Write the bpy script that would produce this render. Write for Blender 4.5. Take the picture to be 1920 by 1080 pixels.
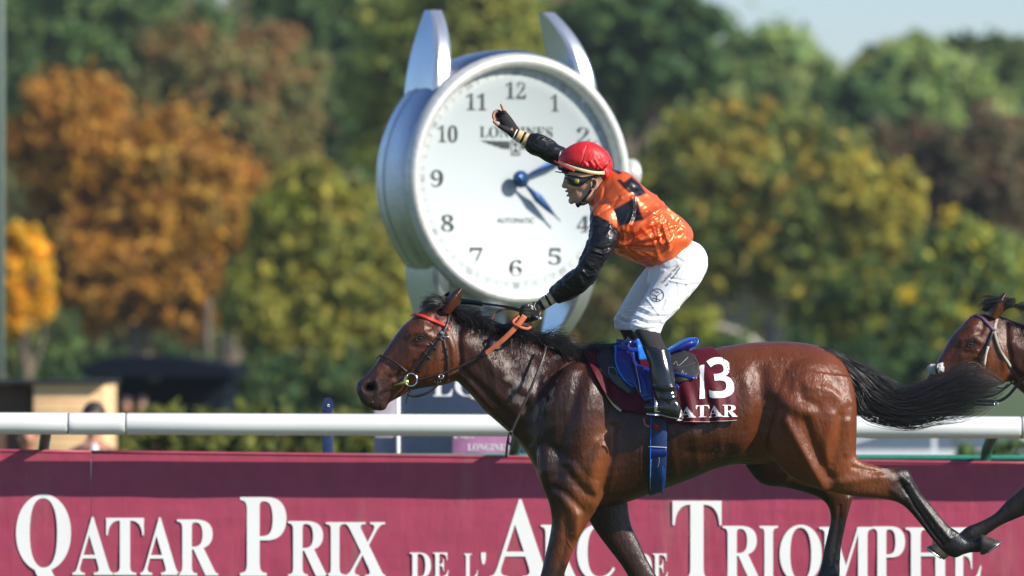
import bpy, bmesh, math, random
import numpy as np
from mathutils import Vector, Matrix
from mathutils.bvhtree import BVHTree
random.seed(7)
RNG = np.random.default_rng(7)
S = bpy.context.scene
for _o in list(bpy.data.objects):
    bpy.data.objects.remove(_o)

# ------------------------------------------------------------------ camera, sky, sun, exposure
DIST, CAMZ, FPX, HORIZON = 40.0, 1.7, 15200.0, 640.0
PITCH = math.atan((HORIZON - 540.0) / FPX)
cam_d = bpy.data.cameras.new('camera')
cam = bpy.data.objects.new('camera', cam_d)
S.collection.objects.link(cam)
S.camera = cam
cam.location = (0, -DIST, CAMZ)
cam.rotation_euler = (math.pi / 2 + PITCH, 0, 0)
cam_d.sensor_width = 36.0
cam_d.lens = FPX / 1920.0 * 36.0
cam_d.clip_start, cam_d.clip_end = 1.0, 4000.0
cam_d.dof.use_dof = True
cam_d.dof.focus_distance = DIST - 0.15
cam_d.dof.aperture_fstop = 3.2

TO_SUN = Vector((1.35, -0.76, 1.0)).normalized()
ELEV = math.asin(TO_SUN.z)
AZ = math.atan2(TO_SUN.x, TO_SUN.y)
world = bpy.data.worlds.new('World')
S.world = world
world.use_nodes = True
wn, wl = world.node_tree.nodes, world.node_tree.links
wn.clear()
sky = wn.new('ShaderNodeTexSky'); sky.sky_type = 'NISHITA'; sky.sun_disc = False
sky.sun_elevation = ELEV; sky.sun_rotation = AZ; sky.air_density = 1.0; sky.dust_density = 0.3; sky.ozone_density = 4.5
bg = wn.new('ShaderNodeBackground'); bg.inputs['Strength'].default_value = 0.093
wo = wn.new('ShaderNodeOutputWorld')
tint = wn.new('ShaderNodeVectorMath'); tint.operation = 'MULTIPLY'; tint.inputs[1].default_value = (1.0, 1.03, 1.16)
wl.new(sky.outputs[0], tint.inputs[0]); wl.new(tint.outputs[0], bg.inputs[0]); wl.new(bg.outputs[0], wo.inputs[0])
sun_d = bpy.data.lights.new('sun', 'SUN'); sun_d.energy = 5.0; sun_d.angle = math.radians(0.55); sun_d.color = (1.0, 0.93, 0.82)
sun = bpy.data.objects.new('sun', sun_d); S.collection.objects.link(sun)
sun.rotation_euler = (-TO_SUN).to_track_quat('-Z', 'Y').to_euler()
sun.location = (30, -20, 30)
S.view_settings.view_transform = 'Standard'
S.view_settings.look = 'None'
S.view_settings.exposure = 0.45
S.view_settings.gamma = 1.0
S.view_settings.use_curve_mapping = False
S.cycles.use_denoising = True
S.cycles.max_bounces = 5
S.cycles.diffuse_bounces = 2
S.cycles.glossy_bounces = 3
S.cycles.volume_bounces = 0
S.cycles.volume_max_steps = 64

# ------------------------------------------------------------------ mapping between a photo point at a known distance and the place
CP, SP = math.cos(PITCH), math.sin(PITCH)
def ray(px, py):
    a, b = (px - 960.0) / FPX, (540.0 - py) / FPX
    return Vector((a, CP - b * SP, SP + b * CP))
def P(px, py, Y=0.0):
    d = ray(px, py); t = (Y + DIST) / d.y
    return Vector((d.x * t, Y, CAMZ + d.z * t))
def Pn(px, py, Y):
    px, py, Y = np.broadcast_arrays(np.asarray(px, float), np.asarray(py, float), np.asarray(Y, float))
    a, b = (px - 960.0) / FPX, (540.0 - py) / FPX
    t = (Y + DIST) / (CP - b * SP)
    return np.stack([a * t, Y, CAMZ + (SP + b * CP) * t], -1)
def unproj(v):
    x, y, z = v[:, 0], v[:, 1] + DIST, v[:, 2] - CAMZ
    dep = y * CP + z * SP; up = -y * SP + z * CP
    return 960.0 + FPX * x / dep, 540.0 - FPX * up / dep

# ------------------------------------------------------------------ mesh helpers
def np_mesh(name, verts, faces, mat=None, smooth=True):
    """faces: (N,k) array or list of lists"""
    me = bpy.data.meshes.new(name)
    verts = np.asarray(verts, np.float32)
    if isinstance(faces, np.ndarray):
        n, k = faces.shape
        me.vertices.add(len(verts)); me.vertices.foreach_set('co', verts.ravel())
        me.loops.add(n * k); me.loops.foreach_set('vertex_index', faces.astype(np.int32).ravel())
        me.polygons.add(n); me.polygons.foreach_set('loop_start', np.arange(0, n * k, k, dtype=np.int32))
        me.polygons.foreach_set('loop_total', np.full(n, k, np.int32))
        me.update(calc_edges=True); me.validate()
    else:
        me.from_pydata([tuple(map(float, v)) for v in verts], [], faces)
    me.polygons.foreach_set('use_smooth', np.full(len(me.polygons), smooth, dtype=bool))
    if mat: me.materials.append(mat)
    return me
def link(name, me, parent=None, label=None, cat=None, group=None, kind=None, loc=None):
    o = bpy.data.objects.new(name, me); S.collection.objects.link(o)
    if loc is not None: o.location = loc
    if parent is not None:
        o.parent = parent
        # vertices are in world space: cancel the place of the Empty
        o.matrix_parent_inverse = Matrix.Translation(parent.location).inverted() if parent.type == 'EMPTY' else Matrix()
    if label: o['label'] = label
    if cat: o['category'] = cat
    if group: o['group'] = group
    if kind: o['kind'] = kind
    return o
def thing(name, label, cat, loc=(0, 0, 0), group=None):
    o = bpy.data.objects.new(name, None); S.collection.objects.link(o)
    o.location = loc; o.empty_display_size = 0.2
    o['label'] = label; o['category'] = cat
    if group: o['group'] = group
    return o
def merge(parts):
    vs, fs, off = [], [], 0
    for v, f in parts:
        v = np.asarray(v, float)
        vs.append(v); fs += [[i + off for i in q] for q in (f.tolist() if isinstance(f, np.ndarray) else f)]; off += len(v)
    return np.concatenate(vs), fs
def add(name, parts, mat, parent=None, smooth=True, **kw):
    v, f = merge(parts) if isinstance(parts, list) else parts
    return link(name, np_mesh(name, v, f, mat, smooth), parent, **kw)
def catmull(rows, sub):
    r = np.asarray(rows, float); n = len(r)
    ext = np.vstack([2 * r[0] - r[1], r, 2 * r[-1] - r[-2]])
    out = []
    for i in range(n - 1):
        p0, p1, p2, p3 = ext[i], ext[i + 1], ext[i + 2], ext[i + 3]
        for j in range(sub):
            t = j / sub
            out.append(0.5 * (2 * p1 + (p2 - p0) * t + (2 * p0 - 5 * p1 + 4 * p2 - p3) * t * t + (3 * p1 - p0 - 3 * p2 + p3) * t ** 3))
    out.append(r[-1]); return np.array(out)
def loft(rows, n=28, sub=4, e=2.15, T=None):
    """rows: x1,y1,x2,y2,half depth,centre depth,narrowing towards point 1"""
    rr = [tuple(r) + (0.0,) * (7 - len(r)) for r in rows]
    r = catmull(rr, sub)
    if T is not None:
        r[:, 0], r[:, 1] = T.xy(r[:, 0], r[:, 1]); r[:, 2], r[:, 3] = T.xy(r[:, 2], r[:, 3])
        r[:, 4] *= T.s; r[:, 5] = r[:, 5] * T.s + T.Y
    A = Pn(r[:, 0], r[:, 1], r[:, 5]); B = Pn(r[:, 2], r[:, 3], r[:, 5])
    c, a = (A + B) / 2, (A - B) / 2
    ph = np.linspace(0, 2 * math.pi, n, endpoint=False)
    cs, sn = np.cos(ph), np.sin(ph)
    cc = np.sign(cs) * np.abs(cs) ** (2 / e); ss = np.sign(sn) * np.abs(sn) ** (2 / e)
    V = c[:, None, :] + a[:, None, :] * cc[None, :, None]
    V[:, :, 1] += r[:, 4][:, None] * ss[None, :] * (1 - r[:, 6][:, None] * cc[None, :])
    m = len(r); V = V.reshape(-1, 3)
    i, j = np.meshgrid(np.arange(m - 1), np.arange(n), indexing='ij')
    j2 = (j + 1) % n
    F = np.stack([i * n + j, i * n + j2, (i + 1) * n + j2, (i + 1) * n + j], -1).reshape(-1, 4).tolist()
    V = np.vstack([V, c[0], c[-1]])
    for k in range(n):
        F.append([len(V) - 2, (k + 1) % n, k]); F.append([len(V) - 1, (m - 1) * n + k, (m - 1) * n + (k + 1) % n])
    return V, F
class Tr:
    """moves photo points of the first horse to those of the second"""
    def __init__(s, ox, oy, dx, dy, sc, rot, Y): s.o = (ox, oy); s.d = (dx, dy); s.s = sc; s.r = math.radians(rot); s.Y = Y
    def xy(s, x, y):
        x = (np.asarray(x, float) - s.o[0]) * s.s; y = (np.asarray(y, float) - s.o[1]) * s.s
        c, q = math.cos(s.r), math.sin(s.r)
        return s.o[0] + s.d[0] + x * c - y * q, s.o[1] + s.d[1] + x * q + y * c
def ellipsoid(c, r, n=20, m=12, R=None):
    V, F = [], []
    for i in range(m + 1):
        th = math.pi * i / m
        for j in range(n):
            ph = 2 * math.pi * j / n
            V.append((r[0] * math.sin(th) * math.cos(ph), r[1] * math.sin(th) * math.sin(ph), r[2] * math.cos(th)))
    V = np.array(V)
    if R is not None: V = V @ np.array(R.to_3x3()).T
    V = V + np.array(c)
    for i in range(m):
        for j in range(n):
            F.append([i * n + j, (i + 1) * n + j, (i + 1) * n + (j + 1) % n, i * n + (j + 1) % n])
    return V, F
def tube(pts, rad, n=10, cap=True):
    pts = np.array([tuple(p) for p in pts], float); m = len(pts)
    rad = np.broadcast_to(np.asarray(rad, float), (m,))
    tg = np.gradient(pts, axis=0); tg /= np.linalg.norm(tg, axis=1)[:, None] + 1e-9
    ref = np.array([0, 1.0, 0]) if abs(tg[:, 1]).mean() < .8 else np.array([0, 0, 1.0])
    s = np.cross(tg, ref); s /= np.linalg.norm(s, axis=1)[:, None] + 1e-9
    u = np.cross(s, tg)
    ph = np.linspace(0, 2 * math.pi, n, endpoint=False)
    V = pts[:, None, :] + rad[:, None, None] * (s[:, None, :] * np.cos(ph)[None, :, None] + u[:, None, :] * np.sin(ph)[None, :, None])
    V = V.reshape(-1, 3); F = []
    for i in range(m - 1):
        for j in range(n): F.append([i * n + j, (i + 1) * n + j, (i + 1) * n + (j + 1) % n, i * n + (j + 1) % n])
    if cap: F.append(list(range(n))); F.append(list(range((m - 1) * n, m * n))[::-1])
    return V, F
def box(c, h, R=None, bev=0.0):
    bm = bmesh.new(); bmesh.ops.create_cube(bm, size=1)
    for v in bm.verts: v.co = Vector((v.co.x * 2 * h[0], v.co.y * 2 * h[1], v.co.z * 2 * h[2]))
    if bev: bmesh.ops.bevel(bm, geom=bm.edges[:], offset=bev, segments=2, profile=0.5, affect='EDGES')
    V = np.array([tuple(v.co) for v in bm.verts]); bm.verts.index_update(); F = [[v.index for v in f.verts] for f in bm.faces]; bm.free()
    if R is not None: V = V @ np.array(R.to_3x3()).T
    return V + np.array(c), F
def curve3(pts, sub=6):
    """pts: px,py,Y rows -> smooth world points"""
    r = catmull(pts, sub); return Pn(r[:, 0], r[:, 1], r[:, 2])
def ribbon(pts, w, t, nrm=None):
    """flat strap with thickness along world points"""
    pts = np.asarray(pts, float); m = len(pts)
    w = np.broadcast_to(np.asarray(w, float), (m,))
    tg = np.gradient(pts, axis=0); tg /= np.linalg.norm(tg, axis=1)[:, None] + 1e-9
    nr = np.tile(np.array([0, -1.0, 0]), (m, 1)) if nrm is None else np.asarray(nrm, float)
    nr = nr - tg * (nr * tg).sum(1)[:, None]; nr /= np.linalg.norm(nr, axis=1)[:, None] + 1e-9
    sd = np.cross(tg, nr)
    V = np.stack([pts + sd * w[:, None] / 2 * .9 + nr * t / 2, pts + sd * w[:, None] / 2, pts + sd * w[:, None] / 2 * .9 - nr * t / 2,
                  pts - sd * w[:, None] / 2 * .9 - nr * t / 2, pts - sd * w[:, None] / 2, pts - sd * w[:, None] / 2 * .9 + nr * t / 2], 1).reshape(-1, 3)
    F = []
    for i in range(m - 1):
        for j in range(6): F.append([i * 6 + j, i * 6 + (j + 1) % 6, (i + 1) * 6 + (j + 1) % 6, (i + 1) * 6 + j])
    F.append([0, 5, 4, 3, 2, 1]); F.append([(m - 1) * 6 + j for j in range(6)])
    return V, F
def remesh(parts, voxel, smooth=6, fac=0.5):
    v, f = merge(parts)
    me = np_mesh('tmp', v, f); o = bpy.data.objects.new('tmp', me); S.collection.objects.link(o)
    m = o.modifiers.new('r', 'REMESH'); m.mode = 'VOXEL'; m.voxel_size = voxel
    if smooth:
        q = o.modifiers.new('s', 'SMOOTH'); q.iterations = smooth; q.factor = fac
    dg = bpy.context.evaluated_depsgraph_get()
    out = bpy.data.meshes.new_from_object(o.evaluated_get(dg))
    bpy.data.objects.remove(o); bpy.data.meshes.remove(me)
    out.materials.clear()
    return out
def smoothed(me, it, fac=.5):
    o = bpy.data.objects.new('tmp', me); S.collection.objects.link(o)
    q = o.modifiers.new('s', 'SMOOTH'); q.iterations = it; q.factor = fac
    out = bpy.data.meshes.new_from_object(o.evaluated_get(bpy.context.evaluated_depsgraph_get())); bpy.data.objects.remove(o); return out
def getv(me):
    a = np.empty(len(me.vertices) * 3, np.float32); me.vertices.foreach_get('co', a); return a.reshape(-1, 3).astype(float)
def getn(me):
    a = np.empty(len(me.vertices) * 3, np.float32); me.vertices.foreach_get('normal', a); return a.reshape(-1, 3).astype(float)
def setv(me, v): me.vertices.foreach_set('co', v.astype(np.float32).ravel()); me.update()
def dpoly(x, y, pts):
    """distance from points to a polyline, in photo pixels"""
    d = np.full(x.shape, 1e9)
    for (x0, y0), (x1, y1) in zip(pts[:-1], pts[1:]):
        dx, dy = x1 - x0, y1 - y0; L = dx * dx + dy * dy + 1e-9
        t = np.clip(((x - x0) * dx + (y - y0) * dy) / L, 0, 1)
        d = np.minimum(d, np.hypot(x - x0 - t * dx, y - y0 - t * dy))
    return d
def inpoly(x, y, pts):
    r = np.zeros(x.shape, bool); n = len(pts)
    for i in range(n):
        x0, y0 = pts[i]; x1, y1 = pts[(i + 1) % n]
        c = ((y0 > y) != (y1 > y)) & (x < (x1 - x0) * (y - y0) / (y1 - y0 + 1e-12) + x0)
        r ^= c
    return r
def softpoly(x, y, pts, s):
    ins = inpoly(x, y, pts); d = dpoly(x, y, list(pts) + [pts[0]])
    return 1 / (1 + np.exp(-np.where(ins, d, -d) / s))
_H = np.random.default_rng(3).random(4096)
def vnoise(p, sc, seed=0):
    q = p / sc + seed * 17.3 + 500.0
    i = np.floor(q).astype(int); f = q - i; f = f * f * (3 - 2 * f)
    def h(a, b, c): return _H[(a * 73856093 ^ b * 19349663 ^ c * 83492791) & 4095]
    r = 0
    for dx in (0, 1):
        for dy in (0, 1):
            for dz in (0, 1):
                w = (f[:, 0] if dx else 1 - f[:, 0]) * (f[:, 1] if dy else 1 - f[:, 1]) * (f[:, 2] if dz else 1 - f[:, 2])
                r = r + w * h(i[:, 0] + dx, i[:, 1] + dy, i[:, 2] + dz)
    return r
def sculpt(me, strokes, T=None):
    """strokes: (points, half width px, height mm)"""
    v, n = getv(me), getn(me); x, y = unproj(v)
    w = np.clip(np.abs(n[:, 1]) * 1.6 - .2, 0, 1)
    h = np.zeros(len(v))
    for pts, wd, mm in strokes:
        if T is not None:
            q = [T.xy(a, b) for a, b in pts]; pts = [(float(a), float(b)) for a, b in q]; wd = wd * T.s
        xs = [p[0] for p in pts]; ys = [p[1] for p in pts]
        k = (x > min(xs) - 3 * wd) & (x < max(xs) + 3 * wd) & (y > min(ys) - 3 * wd) & (y < max(ys) + 3 * wd)
        if k.any(): h[k] += mm / 1000 * np.exp(-(dpoly(x[k], y[k], pts) / wd) ** 2)
    setv(me, v + n * (h * w)[:, None])
def setcol(me, col, name='col'):
    a = me.color_attributes.new(name, 'FLOAT_COLOR', 'POINT')
    c = np.ones((len(me.vertices), 4), np.float32); c[:, :col.shape[1]] = col
    a.data.foreach_set('color', c.ravel())
def bvh(me):
    v = getv(me); return BVHTree.FromPolygons([tuple(a) for a in v], [tuple(p.vertices) for p in me.polygons])
def drape(tree, px, py, y0=-1.6):
    o = P(px, py, y0); d = ray(px, py).normalized()
    return tree.ray_cast(o, d, 6.0)[:2]
def drape_path(tree, pts, off=.004, sub=5, y0=-1.6, smooth=3):
    r = catmull(pts, sub); loc, nr = [], []
    for x, y in r:
        a, b = drape(tree, x, y, y0); loc.append(None if a is None else np.array(a)); nr.append(None if a is None else np.array(b))
    good = [i for i, a in enumerate(loc) if a is not None]
    ys = np.interp(range(len(r)), good, [loc[i][1] for i in good])
    for _ in range(smooth): ys[1:-1] = (ys[:-2] + ys[1:-1] * 2 + ys[2:]) / 4
    N = []
    for i in range(len(r)):
        g = min(good, key=lambda q: abs(q - i)); N.append(nr[g])
    N = np.array(N)
    for _ in range(smooth): N[1:-1] = (N[:-2] + N[1:-1] * 2 + N[2:]) / 4
    N /= np.linalg.norm(N, axis=1)[:, None]
    return Pn(r[:, 0], r[:, 1], ys) + N * off, N
def strap(name, tree, pts, wpx, mat, parent, off=.004, t=.004, y0=-1.6, **kw):
    L, N = drape_path(tree, pts, off, y0=y0)
    return add(name, ribbon(L, wpx / 380.0, t, N), mat, parent, **kw)

# ------------------------------------------------------------------ lettering
def style(s, up=0x1D400, dg=0x1D7CE):
    return ''.join(chr(up + ord(c) - 65) if 'A' <= c <= 'Z' else chr(dg + ord(c) - 48) if '0' <= c <= '9' else c for c in s)
_G = {}
def glyph(s):
    """outline of a piece of text as a flat mesh scaled to a unit box"""
    if s in _G: return _G[s]
    t = bpy.data.curves.new('t', 'FONT'); t.body = s; t.resolution_u = 8
    o = bpy.data.objects.new('t', t); S.collection.objects.link(o)
    dg = bpy.context.evaluated_depsgraph_get()
    me = bpy.data.meshes.new_from_object(o.evaluated_get(dg))
    v = getv(me)[:, :2]; f = [list(p.vertices) for p in me.polygons]
    bpy.data.objects.remove(o); bpy.data.curves.remove(t); bpy.data.meshes.remove(me)
    lo, hi = v.min(0), v.max(0); asp = (hi[0] - lo[0]) / (hi[1] - lo[1])
    _G[s] = ((v - lo) / (hi - lo), f, asp); return _G[s]
def subdivided(v, f, L, scale):
    bm = bmesh.new(); vs = [bm.verts.new((a * scale[0], b * scale[1], 0)) for a, b in v]
    for q in f:
        try: bm.faces.new([vs[i] for i in q])
        except ValueError: pass
    for _ in range(4):
        es = [e for e in bm.edges if e.calc_length() > L]
        if not es: break
        bmesh.ops.subdivide_edges(bm, edges=es, cuts=1); bmesh.ops.triangulate(bm, faces=bm.faces[:])
    bm.verts.index_update(); V = np.array([(q.co.x / scale[0], q.co.y / scale[1]) for q in bm.verts]); F = [[q.index for q in g.verts] for g in bm.faces]; bm.free()
    return V, F
def decal(name, s, quad, tree, mat, parent, off=.003, L=8, y0=-1.6, **kw):
    """quad: photo corners top-left, top-right, bottom-right, bottom-left; laid on the surface below"""
    v, f, _ = glyph(s); W = math.dist(quad[0], quad[1]); H = math.dist(quad[0], quad[3])
    v, f = subdivided(v, f, L, (W, H))
    q = np.array(quad, float); a, b = v[:, 0:1], 1 - v[:, 1:2]
    xy = (q[0] * (1 - a) + q[1] * a) * (1 - b) + (q[3] * (1 - a) + q[2] * a) * b
    out = []; last = -.3
    for x, y in xy:
        l, n = drape(tree, x, y, y0)
        out.append(np.array(P(x, y, last)) if l is None else np.array(l) + np.array(n) * off)
        if l is not None: last = l.y
    return add(name, (np.array(out), f), mat, parent, smooth=False, **kw)

# ------------------------------------------------------------------ materials
def mat(name, col, rough=.6, metal=0., spec=.5, bump=None, attr=None, coat=0., var=None, sheen=0., rvar=None, extra=None):
    m = bpy.data.materials.new(name); m.use_nodes = True; n, l = m.node_tree.nodes, m.node_tree.links
    b = n['Principled BSDF']; b.inputs['Roughness'].default_value = rough; b.inputs['Metallic'].default_value = metal
    b.inputs['Specular IOR Level'].default_value = spec; b.inputs['Coat Weight'].default_value = coat
    b.inputs['Coat Roughness'].default_value = .08; b.inputs['Sheen Weight'].default_value = sheen
    tc = n.new('ShaderNodeTexCoord')
    src = None
    if attr:
        at = n.new('ShaderNodeAttribute'); at.attribute_name = attr; src = at.outputs['Color']
    if var or attr is None:
        sc, amt = var or (30, .12)
        nz = n.new('ShaderNodeTexNoise'); nz.inputs['Scale'].default_value = sc; nz.inputs['Detail'].default_value = 5
        l.new(tc.outputs['Object'], nz.inputs['Vector'])
        mr = n.new('ShaderNodeMapRange'); mr.inputs[1].default_value = .3; mr.inputs[2].default_value = .7
        mr.inputs[3].default_value = 1 - amt; mr.inputs[4].default_value = 1 + amt
        l.new(nz.outputs[0], mr.inputs[0])
        vm = n.new('ShaderNodeVectorMath'); vm.operation = 'SCALE'
        if src is None: vm.inputs[0].default_value = col[:3]
        else: l.new(src, vm.inputs[0])
        l.new(mr.outputs[0], vm.inputs['Scale']); src = vm.outputs[0]
    l.new(src, b.inputs['Base Color'])
    if rvar:
        nz2 = n.new('ShaderNodeTexNoise'); nz2.inputs['Scale'].default_value = rvar[0]; nz2.inputs['Detail'].default_value = 4
        l.new(tc.outputs['Object'], nz2.inputs['Vector'])
        m2 = n.new('ShaderNodeMapRange'); m2.inputs[1].default_value = .35; m2.inputs[2].default_value = .65
        m2.inputs[3].default_value = rough - rvar[1]; m2.inputs[4].default_value = rough + rvar[1]
        l.new(nz2.outputs[0], m2.inputs[0]); l.new(m2.outputs[0], b.inputs['Roughness'])
    if bump:
        prev = None
        for sc, st, stretch in bump:
            mp = n.new('ShaderNodeMapping'); mp.inputs['Scale'].default_value = stretch
            l.new(tc.outputs['Object'], mp.inputs[0])
            nz = n.new('ShaderNodeTexNoise'); nz.inputs['Scale'].default_value = sc; nz.inputs['Detail'].default_value = 3
            l.new(mp.outputs[0], nz.inputs['Vector'])
            bp = n.new('ShaderNodeBump'); bp.inputs['Strength'].default_value = 1.0; bp.inputs['Distance'].default_value = st
            l.new(nz.outputs[0], bp.inputs['Height'])
            if prev is not None: l.new(prev, bp.inputs['Normal'])
            prev = bp.outputs[0]
        l.new(prev, b.inputs['Normal'])
    if extra: extra(m, n, l, b, tc)
    return m
# ================================================================== SETTING
M = {}
M['grass'] = mat('grass', (.085, .13, .045), .9, var=(1.2, .35), bump=[(60, .03, (1, 1, 1))])
M['white_rail'] = mat('white_rail', (.78, .79, .77), .35, var=(3, .03), rvar=(4, .08))
M['green_paint'] = mat('green_paint', (.03, .22, .15), .4)
M['dark_green_paint'] = mat('dark_green_paint', (.012, .10, .07), .4)
M['navy_paint'] = mat('navy_paint', (.015, .03, .10), .45)
M['navy_board'] = mat('navy_board', (.03, .05, .09), .5)
M['white_print'] = mat('white_print', (.86, .87, .85), .55, var=(2, .03))
M['lilac_board'] = mat('lilac_board', (.42, .38, .44), .6)
M['purple_board'] = mat('purple_board', (.30, .13, .24), .5, var=(4, .5))
M['grey_board'] = mat('grey_board', (.06, .06, .065), .7)

def banner_extra(m, n, l, b, tc):
    # dust streaks running down the vinyl and pale scuffs
    mp = n.new('ShaderNodeMapping'); mp.inputs['Scale'].default_value = (2.2, 1, .35); l.new(tc.outputs['Object'], mp.inputs[0])
    nz = n.new('ShaderNodeTexNoise'); nz.inputs['Scale'].default_value = 2.5; nz.inputs['Detail'].default_value = 8; nz.inputs['Roughness'].default_value = .65; l.new(mp.outputs[0], nz.inputs[0])
    r = n.new('ShaderNodeMapRange'); r.inputs[1].default_value = .56; r.inputs[2].default_value = .78; r.inputs[3].default_value = 0; r.inputs[4].default_value = .38
    l.new(nz.outputs[0], r.inputs[0])
    mx = n.new('ShaderNodeMix'); mx.data_type = 'RGBA'; mx.inputs[7].default_value = (.34, .22, .18, 1)
    nz3 = n.new('ShaderNodeTexNoise'); nz3.inputs['Scale'].default_value = 9; l.new(tc.outputs['Object'], nz3.inputs[0])
    v = n.new('ShaderNodeMapRange'); v.inputs[1].default_value = .3; v.inputs[2].default_value = .7; v.inputs[3].default_value = .93; v.inputs[4].default_value = 1.07; l.new(nz3.outputs[0], v.inputs[0])
    vm = n.new('ShaderNodeVectorMath'); vm.operation = 'SCALE'; vm.inputs[0].default_value = (.385, .052, .102); l.new(v.outputs[0], vm.inputs['Scale'])
    l.new(vm.outputs[0], mx.inputs[6]); l.new(r.outputs[0], mx.inputs[0]); l.new(mx.outputs[2], b.inputs['Base Color'])
M['banner'] = mat('banner_vinyl', (.47, .062, .115), .5, extra=banner_extra, bump=[(14, .004, (1, 1, .3))])

# ground: one sheet, flat by the track and rising gently behind
gx = np.concatenate([np.linspace(-900, -40, 20), np.linspace(-36, 36, 37), np.linspace(40, 900, 20)])
gy = np.concatenate([np.linspace(-60, -4, 12), np.linspace(-2, 60, 32), np.linspace(66, 420, 40), np.linspace(450, 1800, 20)])
def gz(x, y):
    return np.clip(y - 70, 0, None) * .0032 + np.clip(y - 260, 0, None) * .012 + np.clip(y - 500, 0, None) * .01
GX, GY = np.meshgrid(gx, gy, indexing='ij')
GV = np.stack([GX, GY, gz(GX, GY)], -1).reshape(-1, 3)
ni, nj = len(gx), len(gy)
I, J = np.meshgrid(np.arange(ni - 1), np.arange(nj - 1), indexing='ij')
GF = np.stack([I * nj + J, (I + 1) * nj + J, (I + 1) * nj + J + 1, I * nj + J + 1], -1).reshape(-1, 4)
link('ground', np_mesh('ground', GV, GF, M['grass']), kind='structure')
# turf blades round the hooves and under the rail
tn = 26000
tx, ty = RNG.uniform(-3.4, 3.6, tn), RNG.uniform(-1.6, 5.6, tn); th = RNG.uniform(.05, .11, tn); ta = RNG.uniform(0, 6.28, tn); lx, ly = RNG.normal(0, .02, tn), RNG.normal(0, .02, tn)
v0 = np.stack([tx - .004 * np.cos(ta), ty - .004 * np.sin(ta), 0 * tx], -1); v1 = np.stack([tx + .004 * np.cos(ta), ty + .004 * np.sin(ta), 0 * tx], -1); v2 = np.stack([tx + lx, ty + ly, th], -1)
link('grass', np_mesh('grass', np.stack([v0, v1, v2], 1).reshape(-1, 3), np.arange(tn * 3).reshape(-1, 3), mat('turf_blades', (.07, .15, .02), .7), False), label='short green turf of the track around the hooves', cat='grass', kind='stuff')

# ---- running rail
RY = 6.0
def railpt(px): return P(px, 794 + (802 - 794) * px / 1920.0, RY)
rail = thing('running_rail', 'long white tubular plastic rail on curved green posts behind the horse', 'rail', (railpt(960).x, RY, 0))
RR = 0.062
joints = [-620, 128, 236, 1915, 2600]
for a, b in zip(joints[:-1], joints[1:]):
    q = [railpt(a + (b - a) * t) for t in np.linspace(0, 1, 9)]
    q[0] = q[0] + Vector((.004, 0, 0)); q[-1] = q[-1] - Vector((.004, 0, 0))
    q = [q[0], q[0] + Vector((.006, 0, 0))] + q[1:-1] + [q[-1] - Vector((.006, 0, 0)), q[-1]]; rr = np.full(11, RR); rr[0] = rr[-1] = RR * .975
    add('rail_tube', [tube(q, rr, 32)], M['white_rail'], rail)
for px, bw in ((128, 3), (1915, 3)):
    c = railpt(px)
    add('joint_gap', [tube([c - Vector((.006, 0, 0)), c + Vector((.006, 0, 0))], RR * .96, 28)], M['grey_board'], rail)
BY = RY + 0.24     # the banner hangs this far behind the rail tube
for px in (-800, 80, 968, 1858, 2700):
    c = railpt(px)
    pts = [(c.x + .02, RY + .02, c.z - .035), (c.x + .012, RY + .10, c.z - .06), (c.x, RY + .21, c.z - .10), (c.x - .01, RY + .28, c.z - .15), (c.x - .015, RY + .295, c.z - .26), (c.x - .015, RY + .30, c.z - .6), (c.x - .015, RY + .30, .0)]
    cv = catmull(pts, 5)
    p = add('post', [tube(cv, np.linspace(.032, .03, len(cv)), 14)], M['dark_green_paint'], rail)
pipe = [P(px, 859 - (1920 - px) * .0028, BY + .12) for px in np.linspace(-700, 2700, 12)]
add('lower_pipe', [tube(pipe, .018, 14)], M['green_paint'], rail)

# ---- advertising banner with its lettering
def banpt(px, py): return P(px, py, BY)
def bantop(px): return 845.5 + (869.0 - 845.5) * px / 1920.0
banner = thing('advertising_banner', 'long crimson vinyl banner with large white capitals hung below the rail', 'banner', (banpt(960, 900).x, BY, 0))
xs = [-720, 171, 1093, 1990, 2700]
for a, b in zip(xs[:-1], xs[1:]):
    V, F = [], []
    nx, nz = 30, 14
    for side in (0, 1):
        for i in range(nx + 1):
            px = a + (b - a) * i / nx; tp = banpt(px, bantop(px)); x = tp.x + (.0015 if i == 0 else -.0015 if i == nx else 0)
            for j in range(nz + 1):
                z = tp.z + (0.03 - tp.z) * j / nz + (.0025 * math.sin(px * .05) if j == 0 else 0)
                wv = 0 if j == 0 else .0028 * math.sin(px * .013 + j) * math.sin(j * .45) + .0022 * math.sin(px * .031 + j * .5 + 2 * math.sin(px * .005)) * min(1, j / 3)
                V.append((x, BY + wv + side * .012, z))
    k = (nx + 1) * (nz + 1)
    for i in range(nx):
        for j in range(nz):
            q = i * (nz + 1) + j
            F.append([q, q + 1, q + nz + 2, q + nz + 1]); F.append([k + q, k + q + nz + 1, k + q + nz + 2, k + q + 1])
    for i in range(nx): q = i * (nz + 1); F.append([q, q + nz + 1, k + q + nz + 1, k + q]); q += nz; F.append([q, k + q, k + q + nz + 1, q + nz + 1])
    for j in range(nz): F.append([j, k + j, k + j + 1, j + 1]); q = nx * (nz + 1) + j; F.append([q, q + 1, k + q + 1, k + q])
    pn = add('panel', (np.array(V), F), M['banner'], banner)
    pn.data.polygons.foreach_set('use_smooth', [False] * len(pn.data.polygons))
    # turned hem along the top edge
    add('hem', [tube([banpt(px, bantop(px)) + Vector((0, .003, .001)) for px in np.linspace(a + 1, b - 1, 9)], .0095, 10)], M['banner'], pn)
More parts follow.
